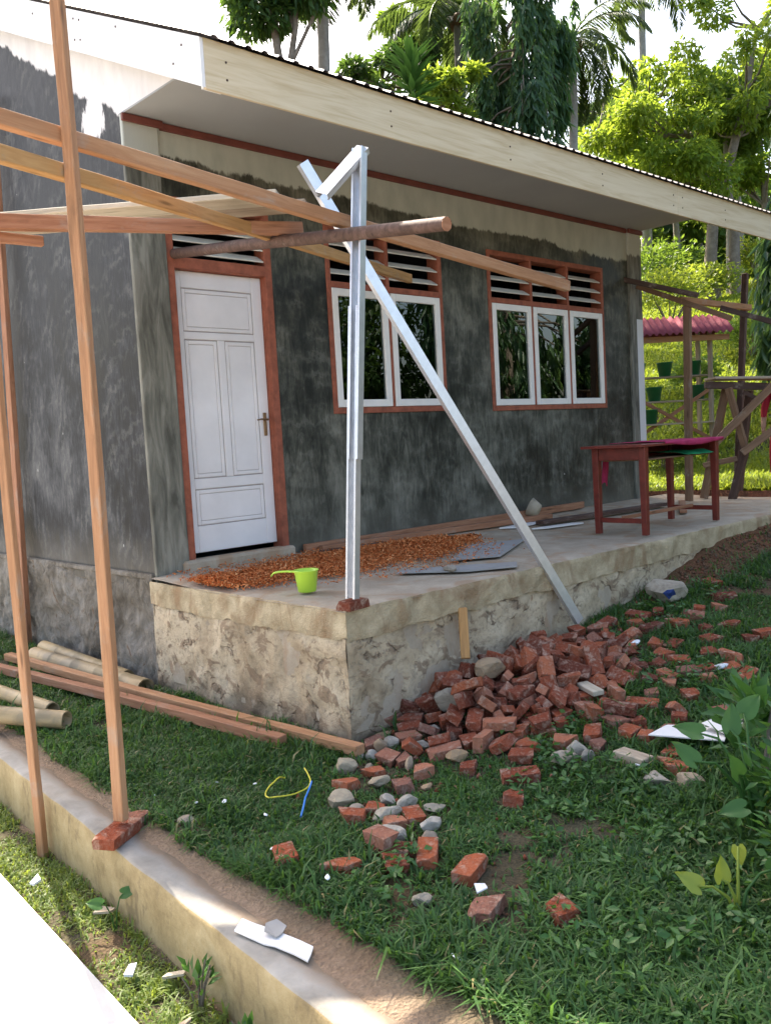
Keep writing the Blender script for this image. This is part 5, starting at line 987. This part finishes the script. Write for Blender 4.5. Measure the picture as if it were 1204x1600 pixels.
tag(far_wood(), 'dense green wood closing the top of the slope', 'wood', kind='stuff')
for k, (x_, y_) in enumerate(((31.66, 14.11), (36.28, 15.27), (29.75, 9.66), (37.43, 12.78), (40.89, 16.45))):
    b = on(x_, y_); E = empty('slim_tree', b, 'slim pale trunked tree at the wood edge', 'tree', 'slim trees at the wood edge'); V, F = tube([(0, 0, 0), (.1, 0, 3), (0, .1, 6.5)], [.2, .16, .08], 8); link('trunk', np_mesh('trunk', V, F, None, True), 'palmbark', E)
    C_ = rp(8, (0, 0, 6.8), (1.4, 1.4, 1.2)); kk = rng.integers(0, 8, 2600); P = C_[kk] + rng.normal(0, .4, (2600, 3)); V, F, t = leaves(P, rng.normal(0, 1, (2600, 3)) + np.array([0, 0, -.4]), unit(rng.normal(0, .6, (2600, 3)) + np.array([0, 0, 1])), rng.uniform(.25, .45, 2600), rng.uniform(.1, .2, 2600)); link('crown', np_mesh('crown', V, F, {'tint': t}), LF['wood'], E)

# ------------------------------------------------------------------ person stepping in at the right
def person():
    E = empty('person', (0, 0, 0), 'person in red clothes and black shoes beside the trestle', 'person')
    J = {'pel': (0, 0, .92), 'sp': (0, .02, 1.12), 'ch': (0, .02, 1.30), 'nk': (0, .0, 1.43), 'hd': (0, -.03, 1.54), 'ht': (0, -.03, 1.63), 'hl': (-.09, 0, .88), 'kl': (-.11, -.12, .50), 'al': (-.11, -.06, .09), 'tl': (-.12, -.20, .04), 'hr': (.09, 0, .88), 'kr': (.1, .05, .48), 'ar': (.1, .18, .11), 'tr': (.11, .06, .04), 'sl': (-.17, .02, 1.34), 'el': (-.23, -.02, 1.08), 'wl': (-.22, -.16, .88), 'sr': (.17, .02, 1.34), 'er': (.22, .06, 1.08), 'wr': (.22, -.04, .86)}
    rd = {'pel': .125, 'sp': .12, 'ch': .13, 'nk': .055, 'hd': .085, 'ht': .06, 'hl': .09, 'kl': .062, 'al': .045, 'tl': .035, 'hr': .09, 'kr': .062, 'ar': .045, 'tr': .035, 'sl': .06, 'el': .043, 'wl': .028, 'sr': .06, 'er': .043, 'wr': .028}
    ed = [('pel', 'sp'), ('sp', 'ch'), ('ch', 'nk'), ('nk', 'hd'), ('hd', 'ht'), ('pel', 'hl'), ('hl', 'kl'), ('kl', 'al'), ('al', 'tl'), ('pel', 'hr'), ('hr', 'kr'), ('kr', 'ar'), ('ar', 'tr'), ('ch', 'sl'), ('sl', 'el'), ('el', 'wl'), ('ch', 'sr'), ('sr', 'er'), ('er', 'wr')]
    for s, wk, el in ((-1, 'wl', 'el'), (1, 'wr', 'er')):
        wv = Vector(J[wk]); d = (wv - Vector(J[el])).normalized(); pm = wv + d * .06; J['p' + wk] = tuple(pm); rd['p' + wk] = .026; ed.append((wk, 'p' + wk))
        for f in range(4): q = pm + d * .03 + Vector((0, (f - 1.5) * .02, 0)); J[f'{wk}{f}'] = tuple(q); rd[f'{wk}{f}'] = .010; J[f'{wk}{f}t'] = tuple(q + d * (.05 - .006 * abs(f - 1.5)) + Vector((-s * .015, 0, 0))); rd[f'{wk}{f}t'] = .008; ed += [('p' + wk, f'{wk}{f}'), (f'{wk}{f}', f'{wk}{f}t')]
        J[wk + 'th'] = tuple(wv + d * .07 + Vector((0, -.045, 0))); rd[wk + 'th'] = .010; ed.append((wk, wk + 'th'))
    ks = list(J); me = bpy.data.meshes.new('body'); me.from_pydata([J[k] for k in ks], [(ks.index(a), ks.index(b)) for a, b in ed], []); o = bpy.data.objects.new('body', me); COL.objects.link(o)
    sk = o.modifiers.new('skin', 'SKIN'); sk.use_smooth_shade = True
    for v, k in zip(me.skin_vertices[0].data, ks): v.radius = (rd[k], rd[k]); v.use_root = (k == 'pel')
    o.modifiers.new('sub', 'SUBSURF').levels = 2; o.modifiers['sub'].render_levels = 2
    dg = bpy.context.evaluated_depsgraph_get(); m2 = bpy.data.meshes.new_from_object(o.evaluated_get(dg)); bpy.data.objects.remove(o)
    for n in ('cloth_red', 'skin', 'shoe', 'hair'): m2.materials.append(MAT[n])
    for p in m2.polygons:
        c = p.center; p.material_index = 2 if c.z < .085 else (3 if c.z > 1.56 or (c.z > 1.49 and c.y > -.02) else (1 if c.z > 1.40 or (abs(c.x) > .16 and c.z < 1.0 and c.z > .7) else 0))
    bd = link('body', m2, None, E); 
    for x in (-.03, .03):
        bm = bmesh.new(); bmesh.ops.create_icosphere(bm, subdivisions=2, radius=.012, matrix=Matrix.Translation((x, -.112, 1.545))); bmobj('eye', bm, 'shoe', E, True)
    bm = bmesh.new(); bmesh.ops.create_cone(bm, cap_ends=True, segments=8, radius1=.014, radius2=.004, depth=.035, matrix=Matrix.Translation((0, -.122, 1.525)) @ Matrix.Rotation(R(20), 4, 'X')); bmobj('nose', bm, 'skin', E, True)
    c = Vector((7.93, -1.15, 0.03)); E.location = (c.x, c.y, gz(c.x, c.y) + .0); E.rotation_euler.z = R(-75)
person()
